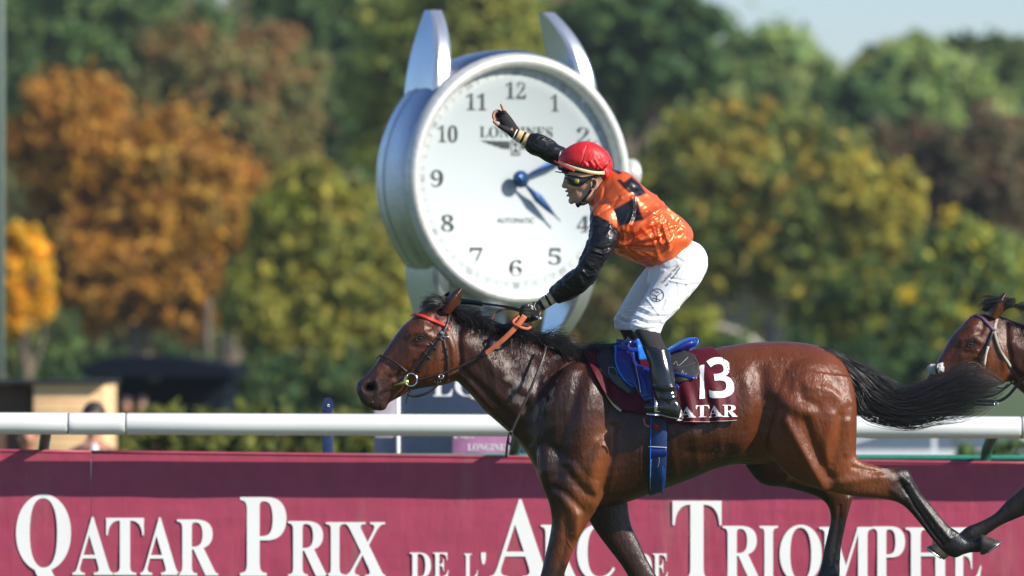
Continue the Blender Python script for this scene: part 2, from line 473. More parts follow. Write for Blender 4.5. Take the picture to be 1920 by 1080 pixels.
LET = [('Q', 30, 133, 927, 1103), ('A', 136, 212, 969, 1078), ('T', 199, 270, 971, 1078), ('A', 263, 337, 970, 1078), ('R', 332, 409, 974, 1079),
       ('P', 450, 537, 932, 1080), ('R', 540, 616, 977, 1081), ('I', 611, 646, 979, 1081), ('X', 646, 723, 979, 1082),
       ('D', 768, 808, 1036, 1084), ('E', 812, 841, 1036, 1084), ('L', 870, 896, 1038, 1085), ("'", 902, 911, 1036, 1058),
       ('A', 918, 1034, 936, 1086), ('R', 1014, 1084, 984, 1087), ('C', 1082, 1153, 983, 1089),
       ('D', 1190, 1222, 1038, 1088), ('E', 1224, 1252, 1038, 1088), ('T', 1261, 1353, 939, 1090),
       ('R', 1355, 1429, 986, 1091), ('I', 1424, 1459, 986, 1091), ('O', 1462, 1541, 984, 1093), ('M', 1536, 1636, 988, 1093),
       ('P', 1636, 1697, 987, 1093), ('H', 1698, 1782, 989, 1094), ('E', 1783, 1840, 989, 1094)]
for ch, x0, x1, y0, y1 in LET:
    v, f, _ = glyph(style(ch))
    px = x0 + v[:, 0] * (x1 - x0); py = y1 + v[:, 1] * (y0 - y1)
    W = Pn(px, py, BY - .0065)
    k = len(W); Vv = np.vstack([W, W + np.array([0, .002, 0])])
    e = {}
    for q in f:
        for a, b in zip(q, q[1:] + q[:1]): e[(a, b)] = 1
    sides = [[a, b, b + k, a + k] for (a, b) in e if (b, a) not in e]
    add('letter', (Vv, [list(q) for q in f] + sides), M['white_print'], banner, smooth=False)

# ---- the giant wristwatch clock
M['brushed_steel'] = mat('brushed_steel', (.56, .57, .60), .27, metal=1.0, var=(5, .05), bump=[(25, .002, (1, 1, 14))])
M['lug_steel'] = mat('lug_steel', (.68, .70, .72), .33, metal=.85, var=(5, .05))
M['cream_steel'] = mat('cream_steel', (.66, .66, .62), .35, metal=.35)
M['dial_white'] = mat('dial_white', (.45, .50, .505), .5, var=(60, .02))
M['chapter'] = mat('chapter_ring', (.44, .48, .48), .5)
M['dial_ink'] = mat('dial_ink', (.02, .025, .028), .5)
M['dial_ink_pale'] = mat('dial_ink_pale', (.17, .20, .21), .5)
M['hand_blue'] = mat('hand_blue', (.03, .08, .20), .3, metal=.5)
CY = 10.6; KC = 50.6 / 56.0; CC = P(972, 336, CY); YAW = math.radians(28)
Rw = Matrix.Rotation(YAW, 4, 'Z')      # dial turned towards the right
def cw(u, v, w):   # u right on the dial, v up, w out of the dial
    u, v, w = np.broadcast_arrays(np.asarray(u, float), np.asarray(v, float), np.asarray(w, float))
    c, s_ = math.cos(YAW), math.sin(YAW)
    u, v, w = u * KC, v * KC, w * KC
    # dial axis points to the camera and to the right
    return np.stack([CC.x + u * c + w * s_, CC.y + u * s_ - w * c, CC.z + v], -1)
clock = thing('watch_clock', 'giant silver wristwatch clock with blue hands standing behind the rail', 'clock', (CC.x, CY, 0))
def lathe(prof, n=96):
    V, F = [], []
    for r, w in prof:
        a = np.linspace(0, 2 * math.pi, n, endpoint=False); V.append(cw(r * np.cos(a), r * np.sin(a), np.full(n, w)))
    V = np.concatenate(V)
    for i in range(len(prof) - 1):
        for j in range(n): F.append([i * n + j, i * n + (j + 1) % n, (i + 1) * n + (j + 1) % n, (i + 1) * n + j])
    return V, F
R0 = .862
add('case', [lathe([(0, -.56), (.55, -.56), (.76, -.555), (.85, -.50), (.888, -.42), (.896, -.28), (.898, -.15), (.893, -.08), (.878, -.03), (.866, -.012)])], M['brushed_steel'], clock)
add('bezel', [lathe([(.872, -.012), (.868, .015), (.852, .05), (.832, .062), (.805, .060), (.785, .045), (.775, .018), (.772, -.05), (.6, -.05)])], M['cream_steel'], clock)
add('seam_ring', [lathe([(.9005, -.300), (.9015, -.296), (.9015, -.292), (.9005, -.288)])], M['dial_ink_pale'], clock)
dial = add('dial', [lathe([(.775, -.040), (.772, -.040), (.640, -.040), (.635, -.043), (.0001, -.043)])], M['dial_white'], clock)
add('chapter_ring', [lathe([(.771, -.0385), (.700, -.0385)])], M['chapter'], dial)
def dial_text(name, s, cu, cv, h, w=None, m='dial_ink', rot=0.0, z=-.0400, parent=None):
    v, f, asp = glyph(s); W = w if w else h * asp
    x, y = (v[:, 0] - .5) * W, (v[:, 1] - .5) * h
    c, q = math.cos(rot), math.sin(rot)
    return add(name, (cw(cu + x * c - y * q, cv + x * q + y * c, z), f), M[m], parent or dial, smooth=False)
for k in range(1, 13):
    if k == 3: continue
    a = math.radians(90 - 30 * k)
    dial_text('numeral', style(str(k)), .615 * math.cos(a), .615 * math.sin(a), .118, (.102 if k < 10 else .16) * (.62 if k == 1 else 1))
dial_text('numeral', style('3'), .615, 0, .118, .095)
dial_text('wordmark', style('LONGINES'), .005, .325, .078, .57, 'dial_ink')
dial_text('wordmark', 'AUTOMATIC', .0, -.285, .036, .29, 'dial_ink')
dial_text('wordmark', 'SWISS', -.145, -.652, .018, .08, 'dial_ink_pale'); dial_text('wordmark', 'MADE', .145, -.652, .018, .08, 'dial_ink_pale')
# winged hourglass emblem
W_ = []
for sgn in (-1, 1):
    for i, (a, b, c_) in enumerate([(.045, .275, .262), (.045, .235, .248), (.045, .19, .234), (.045, .14, .220)]):
        W_.append((cw([sgn * a, sgn * b, sgn * (b - .03), sgn * a], [c_, c_ + .004, c_ - .008, c_ - .012], -.040), [[0, 1, 2, 3]]))
for (u0, u1, v0, v1) in ((-.035, .035, .262, .272), (-.035, .035, .165, .175), (-.022, .022, .186, .192), (-.022, .022, .246, .252)):
    W_.append((cw([u0, u1, u1, u0], [v0, v0, v1, v1], -.0398), [[0, 1, 2, 3]]))
W_.append((cw([-.024, .024, 0], [.252, .252, .218], -.0396), [[0, 1, 2]])); W_.append((cw([-.024, .024, 0], [.186, .186, .220], -.0396), [[0, 1, 2]]))
for sg in (-1, 1): W_.append((cw([sg * .030, sg * .035, sg * .035, sg * .030], [.176, .176, .262, .262], -.0394), [[0, 1, 2, 3]]))
add('emblem', W_, M['dial_ink'], dial, smooth=False)
for k in range(60):
    a = 2 * math.pi * k / 60; ca, sa = math.cos(a), math.sin(a); r0, r1, t_ = .712, .748, .0022
    if k % 5 == 0: continue
    add('minute_mark', [(cw([r0 * ca - t_ * sa, r1 * ca - t_ * sa, r1 * ca + t_ * sa, r0 * ca + t_ * sa], [r0 * sa + t_ * ca, r1 * sa + t_ * ca, r1 * sa - t_ * ca, r0 * sa - t_ * ca], -.0370), [[0, 1, 2, 3]])], M['dial_ink_pale'], dial, smooth=False)
for k in range(1, 13):
    a = math.radians(90 - 30 * k); rt = a - math.pi / 2
    if 3 < k < 9: rt += math.pi
    dial_text('minute_figure', style(str(5 * k)), .735 * math.cos(a), .735 * math.sin(a), .042, .05, 'dial_ink_pale', rt, -.0368)
def hand(name, ang, L, wd, z):
    ca, sa = math.cos(ang), math.sin(ang)
    prof = [(.05, wd * .25), (.12, wd * .5), (L * .45, wd), (L * .7, wd * .62), (L * .86, wd * .2), (L, .004)]
    V, F = [], []
    for r, h in prof:
        for q, dz in ((h, 0), (0, .010), (-h, 0), (0, -.004)): V.append(cw(r * ca - q * sa, r * sa + q * ca, z + dz))
    for i in range(len(prof) - 1):
        for j in range(4): F.append([i * 4 + j, i * 4 + (j + 1) % 4, (i + 1) * 4 + (j + 1) % 4, (i + 1) * 4 + j])
    F.append([0, 1, 2, 3]); F.append([len(V) - 1, len(V) - 2, len(V) - 3, len(V) - 4])
    add(name, (np.array(V), F), M['hand_blue'], clock, smooth=False)
hand('hour_hand', math.radians(-42), .43, .034, .018)
hand('minute_hand', math.radians(24), .66, .031, .030)
def disc(r, w0, w1, n=32, u=0, v=0):
    a = np.linspace(0, 2 * math.pi, n, endpoint=False)
    V = np.concatenate([cw(u + r * np.cos(a), v + r * np.sin(a), w0), cw(u + r * np.cos(a), v + r * np.sin(a), w1)])
    return V, [list(range(n))[::-1], list(range(n, 2 * n))] + [[i, (i + 1) % n, n + (i + 1) % n, n + i] for i in range(n)]
add('hub', [disc(.018, -.043, .05), disc(.060, .030, .040), disc(.012, .040, .044)], M['hand_blue'], clock)
# crown on the side
cp = [(.89, .03), (.93, .03), (.93, .085), (.95, .10), (1.0, .10), (1.02, .085), (1.02, .04), (1.025, .0)]
V, F = [], []; n = 40
for i, (u, r) in enumerate(cp):
    for j in range(n):
        a = 2 * math.pi * j / n; rr = r * (1 + (.05 if 2 <= i <= 5 and j % 2 else 0)); V.append(cw(u, .05 + rr * math.sin(a), -.17 + rr * math.cos(a)))
for i in range(len(cp) - 1):
    for j in range(n): F.append([i * n + j, i * n + (j + 1) % n, (i + 1) * n + (j + 1) % n, (i + 1) * n + j])
add('crown', (np.array(V), F), M['cream_steel'], clock)
# four horns (lugs): swept sections, u thickness and a depth that tapers to a point
def lug(su, sv):
    rows = [(.57, .54, .070, -.25, .20), (.555, .66, .070, -.255, .20), (.53, .80, .068, -.275, .185), (.51, .92, .064, -.315, .155), (.49, 1.04, .056, -.365, .128), (.475, 1.12, .048, -.415, .092), (.468, 1.175, .034, -.445, .045)]
    rows = [(.578 - .135 * s_ ** 1.7, .54 + .635 * s_, .070 * (1 - .35 * s_ ** 2), (-.05 - .335 * s_ ** 2.6 - .465) / 2, (-.05 - .335 * s_ ** 2.6 + .465) / 2) for s_ in np.linspace(0, 1, 12)]
    r = catmull(rows, 3); V, F = [], []
    for u, v, tu, wc, hw in r:
        for a, b in ((1, 1), (.55, 1.12), (-.55, 1.12), (-1, 1), (-1, -1), (1, -1)):
            V.append(cw(su * (u + tu * a), sv * v, wc + hw * b))
    m = len(r)
    for i in range(m - 1):
        for j in range(6):
            q = [i * 6 + j, i * 6 + (j + 1) % 6, (i + 1) * 6 + (j + 1) % 6, (i + 1) * 6 + j]; F.append(q if su * sv > 0 else q[::-1])
    F.append(list(range(6))); F.append(list(range((m - 1) * 6, m * 6)))
    add('lug', (np.array(V), F), M['lug_steel'], clock, smooth=False)
for su in (-1, 1):
    for sv in (-1, 1): lug(su, sv)
st = P(925, 700, CY + .35)
add('mast', [tube([(st.x, st.y, 0), (st.x, st.y, 2.1)], .075, 20)], mat('mast_paint', (.62, .65, .66), .4), clock)
add('plinth', [box((P(940, 760, CY + .7).x, CY + .95, .35), (.55, .3, .35), bev=.02)], M['grey_board'], clock)

# sign board at the foot of the clock
sy = CY - 1.0
a0, a1 = P(750, 695, sy), P(1220, 776, sy)
sign = thing('sign_board', 'dark navy board with large white letters behind the horse\'s head', 'sign', ((a0.x + a1.x) / 2, sy, 0))
add('board', [box(((a0.x + a1.x) / 2, sy, (a0.z + .55) / 2), ((a1.x - a0.x) / 2, .05, (a0.z - .55) / 2), bev=.006)], M['navy_board'], sign)
add('edge_strip', [box((P(746.5, 700, sy).x, sy - .01, (a0.z + .5) / 2), (.012, .055, (a0.z - .5) / 2))], M['white_print'], sign)
for q in (a0.x + .2, a1.x - .2): add('leg', [box((q, sy + .03, .275), (.03, .03, .275))], M['grey_board'], sign)
x = 812
for ch, wd in zip('LONGINES', (37, 46, 44, 44, 21, 44, 34, 30)):
    v, f, _ = glyph(style(ch)); add('letter', (Pn(x + v[:, 0] * wd, 743 - v[:, 1] * 40, sy - .054), f), M['white_print'], sign, smooth=False); x += wd + 4
V, F = [], []
for i, (x0, y0_) in enumerate([(880, 744), (893, 750), (905, 757)]):
    V += [P(x0, y0_, sy - .054), P(x0 + 44, y0_, sy - .054), P(x0 + 44, y0_ + 4, sy - .054), P(x0 + 6, y0_ + 4, sy - .054)]; F.append([i * 4 + j for j in (3, 2, 1, 0)])
add('emblem', (np.array([tuple(v) for v in V]), F), M['white_print'], sign, smooth=False)
b0, b1 = P(702, 733, sy + .4), P(745, 776, sy + .4)
sg = thing('side_board', 'narrow lilac grey board left of the navy sign', 'sign', ((b0.x + b1.x) / 2, sy + .4, 0))
add('board', [box(((b0.x + b1.x) / 2, sy + .4, (b0.z + .3) / 2), ((b1.x - b0.x) / 2, .04, (b0.z - .3) / 2), bev=.005)], M['lilac_board'], sg)
add('leg', [box(((b0.x + b1.x) / 2, sy + .45, .15), (.03, .03, .15))], M['grey_board'], sg)

# objects seen in the gap between rail and banner
gy_ = 10.0
c0, c1 = P(759, 812, gy_), P(851, 860, gy_)
o = thing('equipment_box', 'dark grey box seen between rail and banner left of the purple panel', 'box', ((c0.x + c1.x) / 2, gy_, 0))
add('housing', [box(((c0.x + c1.x) / 2, gy_, c0.z / 2), ((c1.x - c0.x) / 2, .2, c0.z / 2), bev=.01)], M['grey_board'], o)
add('lid', [box(((c0.x + c1.x) / 2, gy_, c0.z + .012), ((c1.x - c0.x) / 2 + .01, .21, .012), bev=.004)], M['grey_board'], o)
c0, c1 = P(848, 806, gy_ - .6), P(972, 862, gy_ - .6); yy = gy_ - .6
o = thing('purple_panel', 'purple panel with small white lettering seen under the rail at the horse\'s chest', 'sign', ((c0.x + c1.x) / 2, yy, 0))
add('board', [box(((c0.x + c1.x) / 2, yy, c0.z / 2), ((c1.x - c0.x) / 2, .03, c0.z / 2), bev=.004)], M['purple_board'], o)
for (s_, x0, x1, y0_, y1_) in (('LONGINES', 877, 955, 832, 845), ('LONGINES', 830, 890, 808, 820)):
    v, f, _ = glyph(style(s_)); px = x0 + v[:, 0] * (x1 - x0); k = px > 850
    if k.all(): add('wordmark', (Pn(px, y1_ + v[:, 1] * (y0_ - y1_), yy - .033), f), M['white_print'], o, smooth=False)
v, f, _ = glyph(style('INES')); add('wordmark', (Pn(851 + v[:, 0] * 38, 822 - v[:, 1] * 12, yy - .033), f), M['white_print'], o, smooth=False)
np0 = P(615, 745, RY + 1.2)
o = thing('navy_post', 'navy blue post with rounded top just behind the rail', 'post', (np0.x, RY + 1.2, 0))
V, F = box((np0.x, RY + 1.2, (np0.z - .03) / 2), (.030, .018, (np0.z - .03) / 2), bev=.003); add('upright', (V, F), M['navy_paint'], o)
a = np.linspace(0, 2 * math.pi, 24, endpoint=False)
V = np.concatenate([np.stack([np0.x + .032 * np.cos(a), np.full(24, np0.y - q), np0.z - .045 + .045 * np.sin(a)], -1) for q in (.026, .012)])
add('rounded_head', (V, [list(range(24)), list(range(24, 48))[::-1]] + [[i, 24 + i, 24 + (i + 1) % 24, (i + 1) % 24] for i in range(24)]), M['navy_paint'], o, smooth=False)
add('bolt', [ellipsoid((np0.x, np0.y - .028, np0.z - .05), (.008, .006, .008), 10, 6)], M['brushed_steel'], o)

# ---- far left: kiosk, dark marquee, mast
KY = 34.0
def bx(x0, y0_, x1, y1_, Y0, Y1, m, name, parent, bev=.01, z0=None):
    a, b = P(x0, y0_, Y0), P(x1, y1_, Y0); zb = b.z if z0 is None else z0
    return add(name, [box(((a.x + b.x) / 2, (Y0 + Y1) / 2, (a.z + zb) / 2), ((b.x - a.x) / 2, (Y1 - Y0) / 2, (a.z - zb) / 2), bev=bev)], m, parent)
kio = thing('wooden_kiosk', 'low cream and brown timber kiosk with flat dark roof at far left', 'kiosk', (P(90, 800, KY).x, KY, 0))
M['cream_wood'] = mat('cream_wood', (.82, .53, .27), .7, var=(6, .08)); M['brown_wood'] = mat('brown_wood', (.10, .055, .035), .8); M['roof_dark'] = mat('roof_dark', (.03, .035, .04), .9, spec=.1)
bx(62, 719, 196, 860, KY, KY + 2.2, M['cream_wood'], 'front_wall', kio, z0=0)
bx(-120, 721, 59, 860, KY + .15, KY + 2.2, M['brown_wood'], 'shutter', kio, z0=0)
bx(-130, 713, 203, 718, KY - .1, KY + 2.4, M['roof_dark'], 'roof', kio)
for py in range(735, 850, 17): bx(62, py, 196, py + .8, KY - .004, KY + .004, M['brown_wood'], 'board_joint', kio, bev=0, z0=float(P(100, py + .8, KY).z))
MY = 75.0
M['black_fabric'] = mat('black_fabric', (.006, .010, .017), 1.0, spec=.05); M['glass_dark'] = mat('glass_dark', (.10, .14, .18), .2)
mq = thing('dark_marquee', 'long black marquee with low pitched roof beneath the orange tree', 'marquee', (P(300, 760, MY).x, MY, 0))
A = [P(158, 690, MY), P(205, 668, MY), P(330, 668, MY), P(440, 690, MY)]
V = []; 
for y_ in (MY - 1.2, MY + 5):
    V += [(p.x, y_, p.z) for p in A] + [(A[3].x, y_, A[3].z - .12), (A[0].x, y_, A[0].z - .12)]
add('roof', (np.array(V), [[0, 1, 2, 3, 4, 5], [11, 10, 9, 8, 7, 6]] + [[i, 6 + i, 6 + (i + 1) % 6, (i + 1) % 6] for i in range(6)]), M['black_fabric'], mq, smooth=False)
bx(222, 692, 425, 860, MY + 1, MY + 4.6, M['black_fabric'], 'side_wall', mq, z0=.2)
bx(195, 690, 203, 860, MY - 1, MY - .8, M['roof_dark'], 'pole', mq, z0=.2); bx(208, 700, 216, 860, MY - .6, MY - .4, mat('teal_paint', (.03, .08, .09), .6), 'pole', mq, z0=.2)
bx(277, 686, 300, 716, MY + .9, MY + .98, M['glass_dark'], 'window', mq)
mp_ = P(-1, 700, 45.0)
lm = thing('light_mast', 'slim grey green mast at the left edge of the view', 'mast', (mp_.x, 45, 0))
add('pole', [tube([(mp_.x, 45, 0), (mp_.x, 45, 14)], [.055, .045], 16)], mat('mast_green', (.18, .23, .2), .6), lm)
add('base', [tube([(mp_.x, 45, 0), (mp_.x, 45, .12)], .25, 16)], M['grey_board'], lm)
add('lamp_head', [box((mp_.x + .5, 45, 14.0), (.6, .15, .1), bev=.02)], M['grey_board'], lm)

# ---- parked white car low behind the rail at right
cyy = 40.0
car = thing('parked_car', 'white car with dark windows parked beyond the rail on the right', 'car', (P(1740, 830, cyy).x, cyy, 0))
M['car_white'] = mat('car_white', (.75, .77, .78), .3, coat=.5); M['rubber'] = mat('rubber', (.02, .02, .02), .8)
cx0 = P(1740, 800, cyy).x; zt = P(1700, 806, cyy).z; k = zt / 1.0
def prof_solid(pts, y0_, y1_, m, name, parent, inset=0):
    n = len(pts); V = [(x, y0_, z) for x, z in pts] + [(x, y1_, z) for x, z in pts]
    return add(name, (np.array(V), [list(range(n)), list(range(n, 2 * n))[::-1]] + [[i, n + i, n + (i + 1) % n, (i + 1) % n] for i in range(n)]), m, parent, smooth=False)
lowb = [(cx0 - 1.9, .22), (cx0 - 1.95, .52), (cx0 - 1.75, .66), (cx0 - 1.05, .74), (cx0 + 1.5, .76), (cx0 + 1.95, .70), (cx0 + 2.0, .3), (cx0 + 1.9, .22)]
body = prof_solid([(x, z * k) for x, z in lowb], cyy, cyy + 1.7, M['car_white'], 'body', car)
cab = [(cx0 - 1.1, .74), (cx0 - .45, .98), (cx0 + .3, 1.02), (cx0 + .9, .98), (cx0 + 1.45, .76)]
prof_solid([(x, z * k + .002) for x, z in cab], cyy + .12, cyy + 1.58, M['car_white'], 'cabin', car)
for q in ([(cx0 - .95, .765), (cx0 - .42, .955), (cx0 + .05, .975), (cx0 + .05, .765)], [(cx0 + .10, .765), (cx0 + .10, .975), (cx0 + .8, .955), (cx0 + 1.2, .765)]):
    prof_solid([(x, z * k) for x, z in q], cyy + .11, cyy + .116, M['glass_dark'], 'side_window', car)
for q in (-1.2, 1.2):
    w_ = add('wheel', [tube([(cx0 + q, cyy - .02, .28), (cx0 + q, cyy + .18, .28)], .28, 24)], M['rubber'], car)
    add('rim', [tube([(cx0 + q, cyy - .03, .28), (cx0 + q, cyy - .021, .28)], .17, 20)], M['brushed_steel'], w_)
add('headlight', [ellipsoid((cx0 - 1.9, cyy + .3, .56 * k), (.06, .14, .06), 12, 8)], M['glass_dark'], car)

# ================================================================== VEGETATION
def leafmat(name):
    m = bpy.data.materials.new(name); m.use_nodes = True; n, l = m.node_tree.nodes, m.node_tree.links
    b = n['Principled BSDF']; b.inputs['Roughness'].default_value = .65; b.inputs['Specular IOR Level'].default_value = .25
    at = n.new('ShaderNodeAttribute'); at.attribute_name = 'col'; l.new(at.outputs['Color'], b.inputs['Base Color'])
    tr = n.new('ShaderNodeBsdfTranslucent'); l.new(at.outputs['Color'], tr.inputs[0])
    mx = n.new('ShaderNodeMixShader'); mx.inputs[0].default_value = .55
    l.new(b.outputs[0], mx.inputs[1]); l.new(tr.outputs[0], mx.inputs[2]); l.new(mx.outputs[0], n['Material Output'].inputs[0]); return m
M['leaf'] = leafmat('leaf')
M['bark'] = mat('bark', (.13, .10, .07), .9, var=(3, .3)); M['pale_bark'] = mat('pale_bark', (.36, .32, .25), .85, var=(3, .25))
LEAFK = 2.3
def leaves(lobes, nclump, per, size, pal, crad=.17, seed=0, flat=.8):
    """lobes: world centre and radii; leaf clumps fill the outer part of each lobe"""
    g = np.random.default_rng(seed); vol = np.array([l[1][0] * l[1][2] for l in lobes]); vol = vol / vol.sum()
    V, C = [], []
    pal = np.array(pal); ph = g.uniform(0, 6.28, 6)
    for (c, r), wt in zip(lobes, vol):
        n = max(4, int(nclump * wt)); d = g.normal(size=(n, 3)); d /= np.linalg.norm(d, axis=1)[:, None]
        rad = g.uniform(.25, 1, n) ** .45 * g.uniform(.86, 1.06, n)
        cc = np.array(c) + d * rad[:, None] * np.array(r)
        cr = crad * min(r[0], r[2]) * g.uniform(.35, 1.9, n)
        lf = (np.sin(cc[:, 0] * .9 + ph[0]) + np.sin(cc[:, 2] * 1.1 + ph[1]) + np.sin(cc[:, 0] * .4 + cc[:, 2] * .5 + ph[2])) / 3; ci = np.clip(((lf + 1) / 2 * .9 + g.normal(0, .20, n)) * len(pal), 0, len(pal) - 1).astype(int); cv = g.uniform(.72, 1.18, n)
        m = n * per; k = np.repeat(np.arange(n), per)
        p = g.normal(size=(m, 3)); p /= np.linalg.norm(p, axis=1)[:, None]; p *= (g.random(m) ** .5)[:, None]
        el = g.uniform(.5, 1.6, (n, 3)); pos = cc[k] + p * cr[k][:, None] * el[k] * np.array([1, 1, flat]) + g.normal(size=(m, 3)) * .16 * cr[k][:, None] * (g.random(m) < .35)[:, None] * 5
        nr = p + d[k] * .5 + g.normal(size=(m, 3)) * .5; nr /= np.linalg.norm(nr, axis=1)[:, None]
        t = np.cross(nr, g.normal(size=(m, 3))); t /= np.linalg.norm(t, axis=1)[:, None] + 1e-9; b = np.cross(nr, t)
        s = size * g.uniform(.6, 1.4, m)[:, None]
        V.append(np.stack([pos - t * s, pos - b * s * .55, pos + t * s, pos + b * s * .55], 1).reshape(-1, 3))
        cmix = g.uniform(0, .75, m)[:, None]; col = LEAFK * (pal[ci[k]] * (1 - cmix) + pal[g.integers(0, len(pal), m)] * cmix) * cv[k][:, None] * g.uniform(.75, 1.25, m)[:, None]; C.append(np.repeat(col, 4, axis=0))
    V, C = np.concatenate(V), np.concatenate(C)
    me = np_mesh('crown', V, np.arange(len(V)).reshape(-1, 4), M['leaf'], False); setcol(me, C.astype(np.float32)); return me
def tree(name, label, cat, Y, lobes_px, pal, base_px, trunk_r=.3, n=60, per=110, size=.16, seed=1, bark='bark', crad=.17, stems=1, flat=.8, ydep=.8, group='trees beyond the racecourse'):
    s = FPX / (DIST + Y); bp = P(base_px, 700, Y); gzz = float(gz(0.0, Y))
    t = thing(name, label, cat, (bp.x, Y, gzz), group)
    lobes = [(tuple(P(x, y, Y)), (rx / s, rx / s * ydep, ry / s)) for x, y, rx, ry in lobes_px]
    o = link('crown', leaves(lobes, int(n * 3.2), int(per * .42), size, pal, crad * .62, seed, flat), t)
    g = random.Random(seed); parts = []
    for k in range(stems):
        bx_ = bp.x + (k - (stems - 1) / 2) * 1.0; cz = lobes[0][0][2]; tx_ = lobes[0][0][0] + (k - (stems - 1) / 2) * 2.5
        pts = catmull([(bx_, Y, gzz - .1), (bx_ + .1, Y, gzz + (cz - gzz) * .3), (bx_ * .6 + tx_ * .4, Y, gzz + (cz - gzz) * .65), (tx_, Y, cz + lobes[0][1][2] * .3)], 4)
        parts.append(tube(pts, np.linspace(trunk_r, trunk_r * .3, len(pts)), 10))
        for (c, r) in lobes:
            for _ in range(3):
                i = g.randrange(4, len(pts) - 3); e = (c[0] + g.uniform(-.6, .6) * r[0], c[1] + g.uniform(-.5, .5) * r[1], c[2] + g.uniform(-.2, .6) * r[2])
                mid = tuple((a + b) / 2 + g.uniform(-.3, .3) for a, b in zip(pts[i], e))
                parts.append(tube(catmull([tuple(pts[i]), mid, e], 3), np.linspace(trunk_r * .4, trunk_r * .1, 7), 6))
    add('trunk', parts, M[bark], t)
    return t
OR = [(.28, .14, .024), (.24, .115, .022), (.30, .165, .024), (.18, .09, .022), (.28, .18, .026), (.12, .09, .024)]
YE = [(.50, .30, .02), (.40, .26, .02), (.46, .24, .02), (.26, .2, .03)]
OL = [(.20, .19, .035), (.14, .15, .035), (.24, .22, .04), (.09, .11, .03), (.25, .20, .04)]
DG = [(.055, .10, .03), (.075, .12, .035), (.035, .07, .028), (.11, .15, .04)]
MU = [(.12, .12, .04), (.18, .11, .04), (.09, .11, .04), (.16, .15, .05), (.20, .10, .04)]
YG = [(.19, .21, .03), (.13, .16, .03), (.23, .22, .03), (.08, .12, .03)]
PN = [(.022, .055, .022), (.035, .075, .028), (.05, .09, .03)]
FG = [(.13, .19, .06), (.17, .22, .07), (.10, .16, .06), (.20, .22, .08)]
RB = [(.095, .065, .035), (.075, .065, .035), (.12, .065, .038), (.08, .08, .035), (.06, .055, .03)]
# far wood that reads as one mass
lob = []
g = random.Random(5)
for i in range(46):
    px = -150 + i * 50; py = g.uniform(-150, -20) if px < 1290 else g.uniform(190, 260)
    lob.append((tuple(P(px, (py + 700) / 2, 300 + g.uniform(-15, 25))), (2.6, 4.0, (700 - py) / 2 / 44.7)))
for i in range(40):
    lob.append((tuple(P(-150 + i * 56, g.uniform(480, 640), 262 + g.uniform(-6, 10))), (3.6, 3, 4.5)))
link('woods', leaves(lob, 2600, 70, .30, DG + MU + OL[:2] + PN, .30, 11), label='distant dark green wood filling the view behind the trees', cat='woods', kind='stuff')
lob = []
for sd in (-1, 1):
    for i in range(34):
        px = 960 + sd * (1330 + i * 95); lob.append((tuple(P(px, 430, 292 + g.uniform(-15, 25))), (4.5, 4.0, g.uniform(4.5, 8))))
link('woods', leaves(lob, 2600, 34, .42, DG + MU + OL[:2], .22, 12), label='continuation of the woods to either side of the view', cat='woods', kind='stuff')
T_ = tree
T_('broadleaf_tree', 'dense green tree at the top left corner behind the orange tree', 'tree', 235, [(90, 60, 190, 190), (300, 110, 130, 180)], DG + FG[:2], 120, .4, 110, 120, .2, 21)
T_('broadleaf_tree', 'muted green tree with rusty edges right above the orange tree', 'tree', 205, [(430, 230, 170, 170), (520, 150, 90, 110), (330, 130, 90, 90)], MU, 430, .4, 120, 120, .19, 22)
T_('broadleaf_tree', 'dark bluish green tree left of the clock\'s upper left horn', 'tree', 225, [(640, 130, 130, 200), (560, 60, 120, 120)], DG + PN, 640, .4, 110, 120, .2, 23)
T_('broadleaf_tree', 'yellow green tree directly behind the top of the clock', 'tree', 195, [(830, 110, 170, 190), (760, 230, 110, 150), (900, 60, 120, 120)], YG + OL[:2], 820, .4, 150, 120, .19, 24)
T_('pine_tree', 'very dark pine with flat tiers right of the clock\'s upper right horn', 'pine tree', 215, [(1180, 40, 170, 60), (1240, 130, 150, 70), (1120, 170, 120, 80), (1260, 40, 120, 60), (1060, 80, 90, 90)], PN + DG[:2], 1180, .4, 150, 120, .2, 25, flat=.5)
T_('broadleaf_tree', 'hazy light green tree on the skyline just right of the pine', 'tree', 255, [(1440, 150, 130, 110), (1380, 240, 140, 130), (1520, 210, 110, 100)], FG + DG[:2], 1440, .35, 130, 110, .22, 26)
T_('broadleaf_tree', 'pale green round tree on the skyline at upper right', 'tree', 250, [(1770, 210, 130, 110), (1700, 170, 90, 90), (1850, 260, 90, 90)], FG + [(.20, .26, .06)], 1770, .35, 130, 110, .22, 27)
T_('broadleaf_tree', 'thin topped olive tree breaking the skyline left of the pale round one', 'tree', 262, [(1670, 120, 55, 55), (1720, 100, 45, 45), (1640, 210, 80, 110)], OL[:2] + FG, 1670, .3, 80, 100, .2, 28)
T_('broadleaf_tree', 'sparse dark tree on the skyline at the right edge', 'tree', 258, [(1890, 110, 60, 50), (1820, 95, 60, 30), (1910, 200, 80, 90)], DG + MU[:2], 1890, .3, 80, 100, .2, 29)
T_('broadleaf_tree', 'dark green tree between the olive and the red brown crowns', 'tree', 225, [(1600, 250, 90, 110), (1560, 330, 80, 130)], PN + DG, 1600, .35, 90, 110, .2, 30)
T_('broadleaf_tree', 'dark reddish brown tree on the right below the skyline', 'tree', 175, [(1840, 370, 150, 170), (1700, 300, 90, 80), (1880, 500, 120, 130)], RB, 1840, .4, 170, 120, .17, 31)
T_('broadleaf_tree', 'big olive and ochre tree right of the clock behind the rider', 'tree', 150, [(1360, 380, 190, 180), (1230, 430, 110, 160), (1500, 420, 150, 200), (1440, 260, 120, 80)], OL + [(.24, .16, .03)] + DG, 1415, .22, 260, 120, .15, 32, bark='pale_bark', stems=2)
